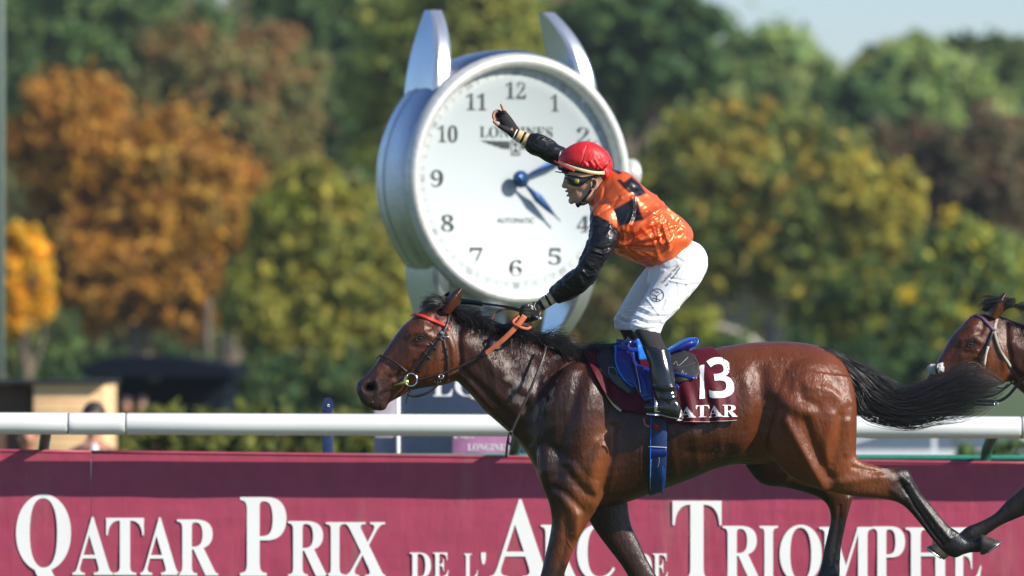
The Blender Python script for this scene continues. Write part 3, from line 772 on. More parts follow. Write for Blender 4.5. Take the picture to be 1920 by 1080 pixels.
T_('broadleaf_tree', 'golden yellow crown at right between the olive and red brown trees', 'tree', 145, [(1640, 420, 80, 110), (1590, 360, 60, 80), (1680, 380, 55, 70)], YE[3:] + OL + [(.34, .25, .03)], 1640, .25, 90, 110, .14, 33)
T_('broadleaf_tree', 'mid green spreading tree low on the right above the second horse', 'tree', 130, [(1700, 570, 130, 100), (1820, 520, 110, 110), (1600, 600, 90, 90)], YG + DG + [(.45, .32, .02)], 1720, .22, 150, 110, .13, 34)
T_('broadleaf_tree', 'orange brown chestnut tree filling the left side', 'tree', 140, [(130, 270, 130, 140), (290, 350, 170, 150), (400, 400, 110, 130), (200, 490, 180, 130), (350, 540, 110, 90)], OR, 250, .35, 330, 120, .14, 35)
T_('broadleaf_tree', 'olive yellow bushy tree left of the clock', 'tree', 125, [(590, 420, 110, 120), (520, 560, 110, 130), (680, 560, 110, 130), (600, 640, 130, 80)], OL + YG[:2] + [(.36, .27, .03)], 600, .28, 240, 120, .13, 36)
T_('broadleaf_tree', 'small bright yellow tree at the left edge', 'tree', 105, [(45, 500, 50, 90), (25, 590, 40, 50), (70, 560, 35, 50)], YE, 40, .14, 90, 100, .10, 37)
T_('broadleaf_tree', 'dark undergrowth tree beneath the clock on its right', 'tree', 165, [(1130, 560, 130, 120), (1260, 590, 120, 100), (1000, 620, 120, 90)], MU[:3] + OL[:2] + PN, 1130, .25, 150, 110, .15, 38)
T_('broadleaf_tree', 'slender green tree beneath the chestnut at left', 'tree', 118, [(100, 640, 55, 60), (60, 670, 60, 40)], DG + MU[:2], 90, .12, 60, 100, .11, 39)
br = thing('broken_branch', 'pale arching bough low behind the saddle', 'branch', tuple(P(1340, 650, 120)), None)
r_ = curve3([(1290, 615, 120), (1340, 612, 120), (1390, 628, 120), (1430, 660, 120), (1450, 720, 120)], 5)
add('bough', [tube(r_, np.linspace(.05, .11, len(r_)), 8)], M['pale_bark'], br)
link('foliage', leaves([(tuple(P(1310, 618, 120)), (.6, .4, .35))], 16, 60, .08, YG, .35, 61), br)
tr = thing('bare_trunk', 'pale bare trunk below the orange tree by the marquee', 'tree trunk', tuple(P(392, 760, 112)), None)
add('trunk', [tube([P(392, 800, 112), P(390, 700, 112), P(388, 610, 112), P(392, 560, 112)], [.09, .08, .07, .05], 10)], M['bark'], tr)
def hedge(name, label, x0, x1, ytop, Y, pal, h, seed, size=.05):
    s = FPX / (DIST + Y); lobes = []; px = x0; g = random.Random(seed)
    while px < x1:
        w = g.uniform(16, 28); t = ytop + g.uniform(-5, 7); top = P(px, t, Y).z
        lobes.append(((P(px, 700, Y).x, Y + g.uniform(-.2, .2), top - h / 2), (w / s * 1.1, .5, h / 2))); px += w * 1.1
    o = link(name, leaves(lobes, len(lobes) * 26, 46, size, pal, .26, seed), label=label, cat='hedge')
    return o
HG = [(.11, .125, .03), (.08, .10, .025), (.16, .16, .035), (.05, .07, .02)]
hedge('hedge', 'long clipped yellow green hedge seen above and below the rail at left', 225, 770, 752, 42, HG, 1.05, 51)
hedge('hedge', 'dark shrub row under the trees behind the marquee', -60, 980, 655, 108, PN + DG[:1] + MU[:1] + OL[1:2], 1.9, 52, .10)
hedge('hedge', 'dark green hedge below the rail at the right edge', 1812, 1990, 822, 30, DG + HG[:1], .9, 53)
hedge('hedge', 'dark shrubs under the trees between rider and second horse', 990, 1790, 630, 112, PN + DG[:2] + OL[3:4], 2.2, 54, .10)

# ---- people beyond the rail
M['skin'] = mat('skin', (.42, .20, .12), .5, var=(20, .08)); M['hair_dark'] = mat('hair_dark', (.03, .02, .015), .6)
def onlooker(px, py, Y, s, label, coat_m, shirt_m, seed=0, hair='hair_dark'):
    """seated figure, head top at the given photo point; s = head height in metres scale"""
    top = P(px, py, Y); x, y, z = top
    t = thing('person', label, 'person', (x, y, 0), None)
    L = lambda rows: loft_w(rows)
    parts = []
    hz = z - .12 * s
    parts.append(ellipsoid((x, y, hz), (.085 * s, .10 * s, .12 * s)))
    parts.append(ellipsoid((x, y - .10 * s, hz - .02 * s), (.016 * s, .025 * s, .022 * s)))
    for q in (-1, 1): parts.append(ellipsoid((x + q * .085 * s, y, hz - .01 * s), (.015 * s, .02 * s, .03 * s)))
    parts.append(tube([(x, y, hz - .05 * s), (x, y, hz - .22 * s)], .055 * s, 14))
    parts.append(tube(catmull([(x, y, hz - .18 * s), (x, y, hz - .3 * s), (x, y, hz - .5 * s), (x, y + .03, hz - .75 * s)], 3), [.07 * s] + [.15 * s] * 3 + [.145 * s] * 3 + [.14 * s] * 3, 16))
    for q in (-1, 1):
        parts.append(tube(catmull([(x + q * .14 * s, y, hz - .26 * s), (x + q * .24 * s, y, hz - .45 * s), (x + q * .22 * s, y - .2 * s, hz - .60 * s), (x + q * .08 * s, y - .36 * s, hz - .52 * s)], 4), np.linspace(.05, .032, 13) * s, 10))
        parts.append(tube(catmull([(x + q * .09 * s, y, hz - .75 * s), (x + q * .13 * s, y - .42 * s, hz - .72 * s), (x + q * .14 * s, y - .45 * s, max(.08, hz - 1.1 * s)), (x + q * .14 * s, y - .55 * s, .04)], 4), np.linspace(.085, .045, 13) * s, 12))
    me = remesh(parts, .016, 3); me.materials.append(M['skin']); link('body', me, t)
    cp_ = [tube(catmull([(x, y, hz - .215 * s), (x, y, hz - .28 * s), (x, y, hz - .5 * s), (x, y + .03, hz - .76 * s)], 3), np.array([.09, .15, .185, .19, .18, .18, .175, .175, .17, .17]) * s, 20)]
    for q in (-1, 1): cp_.append(tube(catmull([(x + q * .12 * s, y, hz - .27 * s), (x + q * .24 * s, y, hz - .45 * s), (x + q * .22 * s, y - .2 * s, hz - .60 * s), (x + q * .1 * s, y - .33 * s, hz - .53 * s)], 4), np.linspace(.075, .05, 13) * s, 12))
    me = remesh(cp_, .014, 4); me.materials.append(coat_m); link('jacket', me, t)
    V = [(x - .03 * s, y - .19 * s, hz - .2 * s), (x + .05 * s, y - .19 * s, hz - .2 * s), (x + .06 * s, y - .205 * s, hz - .5 * s), (x - .01 * s, y - .205 * s, hz - .5 * s)]
    add('shirt_front', [ellipsoid((x + .01, y - .125 * s, hz - .36 * s), (.055 * s, .085 * s, .17 * s))], shirt_m, t)
    Rr = Matrix.Rotation(0.0, 4, 'X')
    me = remesh([ellipsoid((x, y + .018 * s, hz + .035 * s), (.098 * s, .108 * s, .105 * s))], .01, 2); me.materials.append(M[hair]); link('hair', me, t)
    add('trousers', [tube(catmull([(x + q * .09 * s, y + .02, hz - .77 * s), (x + q * .13 * s, y - .42 * s, hz - .72 * s), (x + q * .14 * s, y - .45 * s, max(.1, hz - 1.1 * s)), (x + q * .14 * s, y - .46 * s, .07)], 4), np.linspace(.105, .07, 13) * s, 14) for q in (-1, 1)], M['navy_paint'], t)
    return t
M['brown_suit'] = mat('brown_suit', (.10, .06, .04), .85, var=(40, .15)); M['shirt_white'] = mat('shirt_white', (.75, .76, .80), .7)
M['dark_suit'] = mat('dark_suit', (.02, .02, .025), .8); M['pink_cloth'] = mat('pink_cloth', (.35, .14, .2), .8); M['blue_cloth'] = mat('blue_cloth', (.3, .35, .42), .8)
onlooker(176, 757, 24, 1.0, 'seated man in brown jacket and white shirt just behind the rail', M['brown_suit'], M['shirt_white'])
onlooker(52, 792, 22, .9, 'person in dark clothes low behind the rail at the left edge', M['dark_suit'], M['skin'])
for px, Y_, cm, lab in ((236, 70, 'blue_cloth', 'tiny far off person in pale blue by the marquee'), (266, 70, 'pink_cloth', 'tiny far off person in pink by the marquee')):
    onlooker(px, 745, Y_, .9, lab, M[cm], M['shirt_white'])
for (px, Y_) in ((176, 24), (52, 22), (236, 70), (266, 70)):
    top = P(px, 770, Y_); hgt = max(.2, (top.z - .12) - .98)
    o = thing('stool', {176: 'folding stool under the man in brown', 52: 'stool under the person in dark clothes', 236: 'stool under the far person in pale blue', 266: 'stool under the far person in pink'}[px], 'stool', (top.x, Y_, 0), 'stools beyond the rail')
    add('seat', [box((top.x, Y_ + .02, hgt), (.17, .15, .02), bev=.005)], M['grey_board'], o)
    for a in (-1, 1):
        for b in (-1, 1): add('leg', [tube([(top.x + a * .14, Y_ + .02 + b * .12, 0), (top.x + a * .12, Y_ + .02 + b * .1, hgt)], .012, 8)], M['grey_board'], o)

# ---- thin autumn haze over the whole course
hz = bpy.data.materials.new('haze_air'); hz.use_nodes = True; hn = hz.node_tree.nodes; hn.clear()
ho = hn.new('ShaderNodeOutputMaterial'); hv = hn.new('ShaderNodeVolumePrincipled'); hv.inputs['Color'].default_value = (.82, .88, .95, 1); hv.inputs['Density'].default_value = .00018; hv.inputs['Anisotropy'].default_value = .2
hz.node_tree.links.new(hv.outputs[0], ho.inputs['Volume'])
hb = box((0, 870, 18), (1000, 1000, 20)); add('haze', [hb], hz, smooth=False, kind='stuff', label='thin pale autumn haze in the air between the rail and the far woods', cat='haze')
# ================================================================== HORSES
def horse_extra(m, n, l, b, tc):
    # the second channel set: sweat and other pale patches (sw.r), matte nostrils (sw.g)
    at = n.new('ShaderNodeAttribute'); at.attribute_name = 'sw'
    sep = n.new('ShaderNodeSeparateColor'); l.new(at.outputs['Color'], sep.inputs[0])
    mp = n.new('ShaderNodeMapping'); mp.inputs['Scale'].default_value = (1, 1, .45); mp.inputs['Rotation'].default_value = (0, .5, 0); l.new(tc.outputs['Object'], mp.inputs[0])
    nz = n.new('ShaderNodeTexNoise'); nz.inputs['Scale'].default_value = 55; nz.inputs['Detail'].default_value = 7; nz.inputs['Roughness'].default_value = .7; l.new(mp.outputs[0], nz.inputs[0])
    ad = n.new('ShaderNodeMath'); ad.operation = 'ADD'; l.new(sep.outputs[0], ad.inputs[0]); l.new(nz.outputs[0], ad.inputs[1])
    r = n.new('ShaderNodeMapRange'); r.inputs[1].default_value = .95; r.inputs[2].default_value = 1.35; r.inputs[3].default_value = 0; r.inputs[4].default_value = .55; l.new(ad.outputs[0], r.inputs[0])
    mx = n.new('ShaderNodeMix'); mx.data_type = 'RGBA'; mx.inputs[7].default_value = (.46, .38, .33, 1)
    old = b.inputs['Base Color'].links[0].from_socket
    l.new(old, mx.inputs[6]); l.new(r.outputs[0], mx.inputs[0]); l.new(mx.outputs[2], b.inputs['Base Color'])
    rr = n.new('ShaderNodeMapRange'); rr.inputs[3].default_value = .33; rr.inputs[4].default_value = .6; l.new(r.outputs[0], rr.inputs[0]); rr.inputs[2].default_value = .55
    nz2 = n.new('ShaderNodeTexNoise'); nz2.inputs['Scale'].default_value = 9; nz2.inputs['Detail'].default_value = 5; l.new(tc.outputs['Object'], nz2.inputs[0])
    a2 = n.new('ShaderNodeMath'); a2.operation = 'MULTIPLY_ADD'; a2.inputs[1].default_value = .42; l.new(nz2.outputs[0], a2.inputs[0]); 
    s2 = n.new('ShaderNodeMath'); s2.operation = 'SUBTRACT'; s2.inputs[1].default_value = .20; l.new(rr.outputs[0], s2.inputs[0]); l.new(s2.outputs[0], a2.inputs[2])
    ad3 = n.new('ShaderNodeMath'); ad3.operation = 'ADD'; ad3.use_clamp = True; l.new(a2.outputs[0], ad3.inputs[0]); l.new(sep.outputs[1], ad3.inputs[1]); l.new(ad3.outputs[0], b.inputs['Roughness'])
    sp_ = n.new('ShaderNodeMapRange'); sp_.inputs[3].default_value = .42; sp_.inputs[4].default_value = .05; l.new(sep.outputs[1], sp_.inputs[0]); l.new(sp_.outputs[0], b.inputs['Specular IOR Level'])
M['coat'] = mat('horse_coat', (.1, .03, .01),   .34, spec=.45, attr='col', var=(7, .14), sheen=.0, bump=[(16, .005, (1, 1, .6)), (60, .0032, (1, 1, .45)), (320, .0018, (1, .6, .22))], extra=horse_extra)
M['horn'] = mat('hoof_horn', (.045, .035, .028), .5, var=(30, .3), bump=[(40, .002, (1, 1, 5))])
M['shoe'] = mat('horseshoe', (.5, .5, .5), .35, metal=1)
M['hair_black'] = mat('horse_hair', (.020, .018, .017), .34, spec=.8, var=(40, .4))
M['eye'] = mat('horse_eye', (.006, .004, .004), .04, spec=.8, coat=1)
M['inner_dark'] = mat('nostril_dark', (.012, .006, .006), .7)

HEAD = [(838, 588, 866, 684, .070, 0), (824, 578, 866, 690, .084, 0, .2), (804, 577, 862, 706, .092, 0, .1), (786, 584, 848, 717, .098, 0, 0), (770, 598, 826, 723, .098, 0, -.08),
        (755, 611, 804, 726, .090, 0, -.05), (742, 627, 786, 729, .078, 0), (730, 645, 768, 733, .066, 0), (717, 664, 754, 742, .057, 0), (704, 682, 741, 749, .053, 0), (690, 699, 729, 756, .053, 0),
        (677, 710, 722, 768, .054, 0), (669, 719, 708, 770, .050, 0), (667, 730, 692, 766, .040, 0), (671, 741, 680, 759, .026, 0)]
NECK = [(822, 580, 842, 700, .070, 0, .25), (850, 583, 864, 722, .080, 0, .3), (886, 600, 886, 744, .090, 0, .3), (921, 611, 908, 770, .10, 0, .3), (957, 620, 933, 792, .112, 0, .32),
        (992, 632, 962, 818, .128, 0, .34), (1027, 649, 982, 842, .150, 0, .36), (1062, 660, 996, 866, .170, 0, .38), (1100, 660, 1012, 900, .18, 0, .4)]
TRUNK = [(1000, 772, 1000, 862, .09, 0), (1012, 735, 1010, 900, .15, 0), (1036, 690, 1034, 930, .19, 0, .2), (1065, 664, 1066, 944, .215, 0, .35), (1100, 656, 1105, 950, .235, 0, .4), (1145, 662, 1160, 946, .230, 0, .3),
         (1200, 669, 1214, 928, .252, 0, .2), (1260, 666, 1286, 902, .285, 0, .15), (1320, 657, 1330, 884, .285, 0, .1), (1370, 647, 1372, 872, .262, 0, .1), (1430, 641, 1430, 870, .228, 0, .0),
         (1488, 641, 1490, 860, .242, 0, .05), (1540, 650, 1545, 840, .24, 0, .1), (1576, 672, 1580, 800, .19, 0), (1594, 700, 1597, 770, .11, 0)]
NHIND = [(1458, 690, 1596, 706, .10, -.14), (1442, 740, 1605, 745, .128, -.15), (1432, 790, 1607, 790, .124, -.162), (1438, 842, 1606, 838, .100, -.165), (1476, 890, 1607, 856, .080, -.165), (1524, 914, 1622, 866, .062, -.16),
         (1562, 923, 1640, 872, .052, -.16), (1604, 931, 1660, 878, .045, -.155), (1648, 935, 1682, 876, .040, -.155), (1676, 940, 1702, 880, .038, -.155), (1693, 948, 1713, 900, .036, -.152), (1708, 962, 1727, 924, .030, -.15),
         (1728, 986, 1746, 946, .026, -.15), (1746, 1009, 1763, 968, .024, -.15), (1762, 1028, 1778, 985, .024, -.15), (1776, 1041, 1795, 996, .030, -.15), (1792, 1046, 1806, 1006, .032, -.15), (1806, 1040, 1814, 1012, .026, -.15),
         (1822, 1036, 1828, 1010, .025, -.15), (1838, 1036, 1840, 1004, .034, -.15)]
FHIND = [(1380, 830, 1500, 850, .09, .13), (1395, 868, 1520, 862, .085, .14), (1427, 907, 1550, 880, .07, .145), (1470, 914, 1570, 892, .055, .145), (1511, 924, 1586, 905, .048, .145), (1540, 936, 1600, 926, .042, .145),
         (1554, 953, 1598, 938, .038, .145), (1557, 975, 1590, 966, .028, .145), (1552, 1000, 1583, 996, .025, .145), (1545, 1030, 1577, 1026, .025, .145), (1539, 1060, 1575, 1058, .029, .145), (1534, 1076, 1574, 1080, .032, .145),
         (1524, 1096, 1560, 1102, .026, .145), (1512, 1112, 1545, 1122, .030, .145)]
NFORE = [(1040, 790, 1105, 796, .03, -.11), (1022, 815, 1128, 822, .055, -.13), (1006, 850, 1146, 860, .080, -.155), (1012, 900, 1140, 905, .085, -.165), (1028, 940, 1124, 945, .072, -.16), (1034, 975, 1106, 975, .060, -.155), (1030, 1008, 1088, 1004, .052, -.15), (1022, 1042, 1072, 1040, .044, -.15),
         (1014, 1076, 1058, 1078, .040, -.15), (1008, 1100, 1052, 1104, .040, -.15), (1006, 1124, 1042, 1128, .030, -.15), (1000, 1165, 1030, 1168, .024, -.15), (996, 1200, 1028, 1204, .028, -.15), (986, 1216, 1022, 1226, .028, -.15), (978, 1232, 1012, 1242, .030, -.15)]
FFORE = [(1060, 860, 1170, 880, .08, .15), (1082, 930, 1176, 920, .075, .15), (1100, 968, 1178, 950, .062, .15), (1118, 998, 1184, 985, .054, .15), (1142, 1030, 1200, 1020, .048, .15), (1165, 1060, 1214, 1050, .044, .15), (1180, 1085, 1230, 1078, .040, .15),
         (1192, 1104, 1240, 1100, .038, .15), (1202, 1128, 1240, 1122, .028, .15), (1216, 1165, 1248, 1160, .024, .15), (1226, 1198, 1262, 1192, .028, .15), (1236, 1215, 1272, 1205, .026, .15), (1254, 1235, 1288, 1220, .03, .15)]
STROKES = [
    # shoulder, forearm and chest
    ([(1060, 690), (1030, 760), (1012, 830), (1020, 880)], 16, 9), ([(1095, 690), (1070, 770), (1048, 840), (1046, 890)], 12, -7), ([(1120, 700), (1100, 770), (1090, 830), (1075, 880)], 18, 8),
    ([(1128, 838), (1110, 885), (1116, 935), (1118, 948)], 15, 13), ([(1062, 880), (1082, 908), (1108, 930)], 9, -8), ([(1150, 800), (1146, 860), (1128, 930), (1120, 955)], 8, -11),
    ([(1050, 930), (1075, 960), (1080, 1000)], 12, 7), ([(1040, 915), (1060, 925), (1090, 955)], 7, -5), ([(1060, 960), (1062, 1010), (1050, 1060), (1044, 1090)], 6, -5), ([(1082, 965), (1078, 1010), (1062, 1060)], 6, 5),
    ([(985, 760), (1000, 830), (1010, 880)], 9, -5), ([(1020, 700), (990, 760), (985, 800)], 14, -7),
    # neck
    ([(870, 640), (930, 690), (980, 730), (1020, 760)], 15, 8), ([(862, 690), (910, 735), (960, 790), (990, 830)], 8, -6), ([(890, 620), (950, 650), (1010, 680), (1050, 700)], 9, -4), ([(880, 720), (920, 765), (970, 820)], 8, 5),
    ([(940, 640), (960, 680), (955, 740)], 9, -3), ([(1000, 670), (1010, 720), (1000, 780)], 9, -4), ([(905, 650), (925, 690), (930, 740)], 8, 3),
    # barrel and flank
    ([(1398, 700), (1410, 760), (1408, 810), (1388, 850)], 14, 7), ([(1425, 700), (1428, 770), (1418, 830), (1400, 868)], 15, -14), ([(1280, 810), (1330, 820), (1375, 830)], 18, 5), ([(1210, 800), (1215, 870), (1222, 920)], 12, -5),
    ([(1290, 848), (1330, 852), (1370, 840)], 9, -4), ([(1255, 800), (1262, 850), (1268, 895)], 8, 3), ([(1300, 800), (1306, 850), (1312, 885)], 8, 3), ([(1345, 795), (1350, 840), (1350, 868)], 8, 3),
    # quarters
    ([(1440, 660), (1490, 665), (1540, 680)], 22, 5), ([(1455, 735), (1480, 760), (1510, 775)], 16, 10), ([(1475, 790), (1500, 835), (1525, 880), (1545, 915)], 10, 12), ([(1468, 770), (1458, 820), (1480, 870)], 10, -4),
    ([(1510, 790), (1520, 830), (1545, 880), (1558, 900)], 12, -12), ([(1555, 700), (1580, 740), (1592, 760)], 9, -5), ([(1500, 720), (1560, 735), (1585, 755)], 12, 6), ([(1590, 790), (1592, 830), (1588, 850)], 6, 5), ([(1575, 780), (1572, 830), (1560, 870)], 8, -5),
    ([(1560, 780), (1552, 820), (1548, 860)], 10, 6), ([(1500, 720), (1505, 750), (1530, 760)], 8, -5), ([(1560, 905), (1610, 900), (1650, 895)], 8, 5), ([(1600, 876), (1640, 884), (1680, 886)], 5, -4), ([(1450, 750), (1440, 800)], 12, -4),
    # near hind cannon tendons
    ([(1702, 900), (1722, 935), (1760, 985), (1780, 1010)], 5, 4), ([(1695, 915), (1715, 950), (1750, 1000), (1768, 1022)], 3, -5), ([(1684, 885), (1700, 905)], 5, 5), ([(1675, 920), (1690, 935)], 6, 4), ([(1688, 905), (1700, 925)], 5, -4),
    ([(1575, 950), (1570, 1000), (1560, 1060)], 4, -5), ([(1590, 935), (1582, 990), (1572, 1050)], 4, 4),
    # head
    ([(770, 625), (795, 618), (808, 632)], 6, 5), ([(775, 650), (800, 655)], 5, -3), ([(800, 650), (770, 675), (745, 695), (735, 702)], 4, 6), ([(790, 665), (765, 690), (742, 708)], 5, -4), ([(815, 598), (808, 612)], 7, -6),
    ([(760, 640), (735, 670), (718, 690)], 6, -3), ([(722, 690), (712, 700), (705, 712)], 6, 4), ([(838, 625), (850, 655), (852, 690), (838, 715)], 6, 5), ([(862, 600), (860, 640), (864, 690)], 6, -8), ([(824, 640), (820, 680), (800, 708)], 7, 3),
    ([(737, 722), (726, 731), (712, 741), (700, 752)], 2.2, -6), ([(736, 716), (722, 726), (706, 738)], 3, 2.5), ([(738, 728), (726, 738), (715, 748)], 3, 2.5), ([(707, 768), (712, 760)], 2, -3), ([(700, 740), (694, 752)], 3, -2), ([(705, 715), (710, 730), (704, 742)], 4, 2.5),
    # veins
    ([(1044, 935), (1056, 970), (1064, 1000), (1050, 1040)], 1.8, 2.5), ([(1070, 1000), (1062, 1012), (1072, 1030)], 1.6, 2),
    ([(748, 690), (762, 700), (775, 712)], 1.6, 1.0), ([(735, 685), (748, 692)], 1.6, 1.0)]

def build_horse(label, legs, voxel, T=None, Yo=0.0, strokes=STROKES, loc_px=1250):
    """legs: list of loft rows given in final photo points at their own depth"""
    t = thing('racehorse', label, 'horse', (P(loc_px, 900, Yo).x, Yo, 0), 'racehorses')
    parts = [loft(HEAD, 32, 4, 2.5, T), loft(NECK, 32, 4, 2.1, T)]
    dummy = T if T is not None else None
    parts.append(loft(TRUNK, 40, 4, 2.15, T))
    for L in legs: parts.append(loft(L, 24, 3, 2.1))
    def E(px, py, y, rx, ry, rd):
        if T is not None: px, py = T.xy(px, py); k = T.s; yy = y * k + T.Y
        else: k, yy = 1, y
        return ellipsoid(tuple(P(float(px), float(py), yy)), (rx * k / 380, rd * k, ry * k / 380))
    for s_ in (-1, 1):
        parts += [E(830, 676, s_ * .052, 36, 44, .036), E(794, 632, s_ * .080, 17, 14, .022), E(690, 728, s_ * .036, 16, 16, .022), E(800, 612, s_ * .06, 24, 20, .03)]
        parts += [E(1088, 800, s_ * .115, 78, 122, .148), E(1512, 770, s_ * .145, 84, 100, .128)]
    me = remesh(parts, voxel, 7, .5)
    sculpt(me, [(p_, w_, m_ * (1.45 if w_ > 4 else 1.15)) for p_, w_, m_ in strokes], T)
    v = getv(me); x, y = unproj(v)
    if T is not None:   # look up colours where the first horse has them
        c, q = math.cos(-T.r), math.sin(-T.r); ax, ay = x - T.o[0] - T.d[0], y - T.o[1] - T.d[1]
        xx, yy = T.o[0] + (ax * c - ay * q) / T.s, T.o[1] + (ax * q + ay * c) / T.s
    else: xx, yy = x, y
    dep = v[:, 1] - Yo
    # hollows for nostril and eye on both sides
    n_ = getn(me); sidew = np.clip(np.abs(n_[:, 1]) * 1.5, 0, 1)
    nost = np.exp(-(((xx - 691) / 10.0) ** 2 + ((yy - 727) / 8.5) ** 2) ** 1.5) * sidew
    v = v - n_ * (nost * .030)[:, None]
    eye = np.exp(-(((xx - 788) / 7.5) ** 2 + ((yy - 633) / 5.5) ** 2)) * sidew
    v = v - n_ * (eye * .007)[:, None]
    setv(me, v)
    f1, f2 = vnoise(v, .16, 1), vnoise(v, .035, 2)
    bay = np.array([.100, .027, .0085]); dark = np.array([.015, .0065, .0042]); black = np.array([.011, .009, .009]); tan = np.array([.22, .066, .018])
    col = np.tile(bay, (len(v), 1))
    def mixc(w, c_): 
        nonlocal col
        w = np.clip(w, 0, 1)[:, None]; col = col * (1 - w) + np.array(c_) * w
    mixc(softpoly(xx, yy, [(860, 560), (1120, 640), (1110, 960), (980, 900), (900, 780), (845, 720)], 22) * .80, dark)  # dark wet coat, with the shade on neck and chest painted in
    mixc(softpoly(xx, yy, [(1120, 740), (1440, 700), (1470, 930), (1100, 960)], 20) * .72, dark)  # shade of belly and flank painted into the dark coat
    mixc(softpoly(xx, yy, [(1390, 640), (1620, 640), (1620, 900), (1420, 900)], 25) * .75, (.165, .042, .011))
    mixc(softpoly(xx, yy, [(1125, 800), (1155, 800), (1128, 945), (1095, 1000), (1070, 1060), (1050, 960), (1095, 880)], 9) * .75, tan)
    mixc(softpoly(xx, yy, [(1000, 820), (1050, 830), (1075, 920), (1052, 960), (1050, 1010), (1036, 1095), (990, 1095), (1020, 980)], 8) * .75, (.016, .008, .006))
    mixc(softpoly(xx, yy, [(1560, 880), (1660, 876), (1680, 945), (1560, 925)], 10) * .45, (.22, .075, .028))
    mixc(softpoly(xx, yy, [(790, 640), (850, 620), (870, 700), (840, 730), (780, 735)], 10) * .45, (.17, .05, .018))
    mixc(np.exp(-(dpoly(xx, yy, [(722, 690), (712, 700)]) / 12) ** 2) * .6, (.20, .07, .035))
    mixc(softpoly(xx, yy, [(705, 695), (738, 720), (735, 760), (700, 780), (650, 770), (655, 700)], 9) * .85, (.035, .024, .022))
    mixc(np.exp(-(((xx - 790) / 17) ** 2 + ((yy - 634) / 12) ** 2)) * .8, (.03, .013, .01))
    mixc(nost * 1.6, (.008, .005, .005))  # shade inside the nostril hollow painted into the colour
    mixc(np.exp(-(dpoly(xx, yy, [(740, 700), (760, 660), (775, 640)]) / 9) ** 2) * .3, (.05, .018, .012))
    leg = np.zeros(len(v))
    if T is None:
        leg = np.maximum(leg, softpoly(x, y, [(1682, 860), (1725, 870), (1900, 980), (1900, 1080), (1760, 1070), (1672, 935)], 8))
        leg = np.maximum(leg, (1 / (1 + np.exp(-(y - 955) / 9.0))) * (dep > .05) * (x > 1350)); leg = np.maximum(leg, (y > 870) * (dep > .07) * (x > 1350) * .55)
        leg = np.maximum(leg, (1 / (1 + np.exp(-(y - 1065) / 12.0))) * (x < 1300)); leg = np.maximum(leg, (dep > .08) * (y > 930) * (x < 1300) * .75)
    else: leg = np.maximum(leg, 1 / (1 + np.exp(-(y - 905) / 10.0)))
    mixc(leg, black)
    mixc(softpoly(xx, yy, [(850, 572), (1000, 622), (1110, 655), (1090, 668), (1000, 640), (856, 592)], 3) * .8, black)
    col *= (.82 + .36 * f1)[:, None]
    sw = np.zeros((len(v), 3)); sw[:, 1] = np.clip(nost * 2, 0, 1)
    def sp(w): sw[:, 0] = np.maximum(sw[:, 0], w * np.clip(.25 + 1.5 * (f2 - .2), .2, 1))
    if T is None:
        sp(softpoly(x, y, [(935, 655), (990, 690), (1010, 760), (975, 790), (950, 740), (925, 690)], 9) * .85)
        sp(softpoly(x, y, [(1015, 690), (1050, 700), (1040, 750), (1000, 800), (990, 780)], 8) * .8)
        sp(softpoly(x, y, [(880, 610), (950, 640), (960, 662), (900, 660), (870, 640)], 8) * .8)
        sp(softpoly(x, y, [(985, 655), (1085, 664), (1080, 680), (1000, 678)], 4) * .75)
        sp(softpoly(x, y, [(842, 590), (870, 600), (868, 640), (850, 620)], 4) * .9)
        sp(softpoly(x, y, [(795, 665), (845, 660), (842, 690), (800, 705), (775, 700)], 8) * .45)
        sp(softpoly(x, y, [(1100, 795), (1130, 800), (1085, 850), (1060, 880), (1055, 840)], 6) * .5)
        sp(softpoly(x, y, [(1330, 810), (1390, 790), (1400, 720), (1412, 720), (1408, 820), (1350, 865), (1290, 880), (1300, 850)], 8) * .5)
        sp(softpoly(x, y, [(1552, 690), (1600, 750), (1606, 762), (1560, 725)], 4) * .95); sp(softpoly(x, y, [(1500, 722), (1600, 740), (1590, 760), (1560, 790), (1545, 760)], 7) * .65)
        sp(softpoly(x, y, [(1475, 695), (1500, 690), (1495, 715), (1478, 716)], 3) * .7); sp(softpoly(x, y, [(1455, 735), (1510, 765), (1500, 780), (1470, 770)], 6) * .55)
        sp(softpoly(x, y, [(1630, 868), (1690, 876), (1700, 892), (1672, 905)], 5) * .9)
        sp(softpoly(x, y, [(705, 725), (735, 715), (730, 735), (700, 755)], 5) * .45)
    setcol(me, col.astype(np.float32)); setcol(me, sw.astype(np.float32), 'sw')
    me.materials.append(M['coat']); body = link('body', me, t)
    X = (lambda a, b: tuple(float(q) for q in T.xy(a, b))) if T is not None else (lambda a, b: (a, b))
    k = T.s if T is not None else 1.0; Y0 = T.Y if T is not None else 0.0
    tree_ = bvh(me)
    # eyes and lids
    for s_ in (-1, 1):
        l_, nn = drape(tree_, *X(788.5, 633.5))
        c = Vector(l_); c.y = Y0 + s_ * (abs(c.y - Y0) - .006 * k)
        e_ = add('eye', [ellipsoid(tuple(c), (.017 * k, .012 * k, .0135 * k), 20, 14)], M['eye'], t)
        up = curve3([(*X(779, 636), Y0), (*X(783, 630.5), Y0), (*X(788, 628.5), Y0), (*X(794, 630), Y0), (*X(799, 635), Y0)], 5); up[:, 1] = c.y + s_ * .010 * k
        lo = curve3([(*X(779, 636), Y0), (*X(784, 639), Y0), (*X(791, 639.5), Y0), (*X(799, 635), Y0)], 5); lo[:, 1] = c.y + s_ * .009 * k
        add('eyelid', [tube(up, .0042 * k, 8), tube(lo, .0034 * k, 8)], M['inner_dark'], e_)
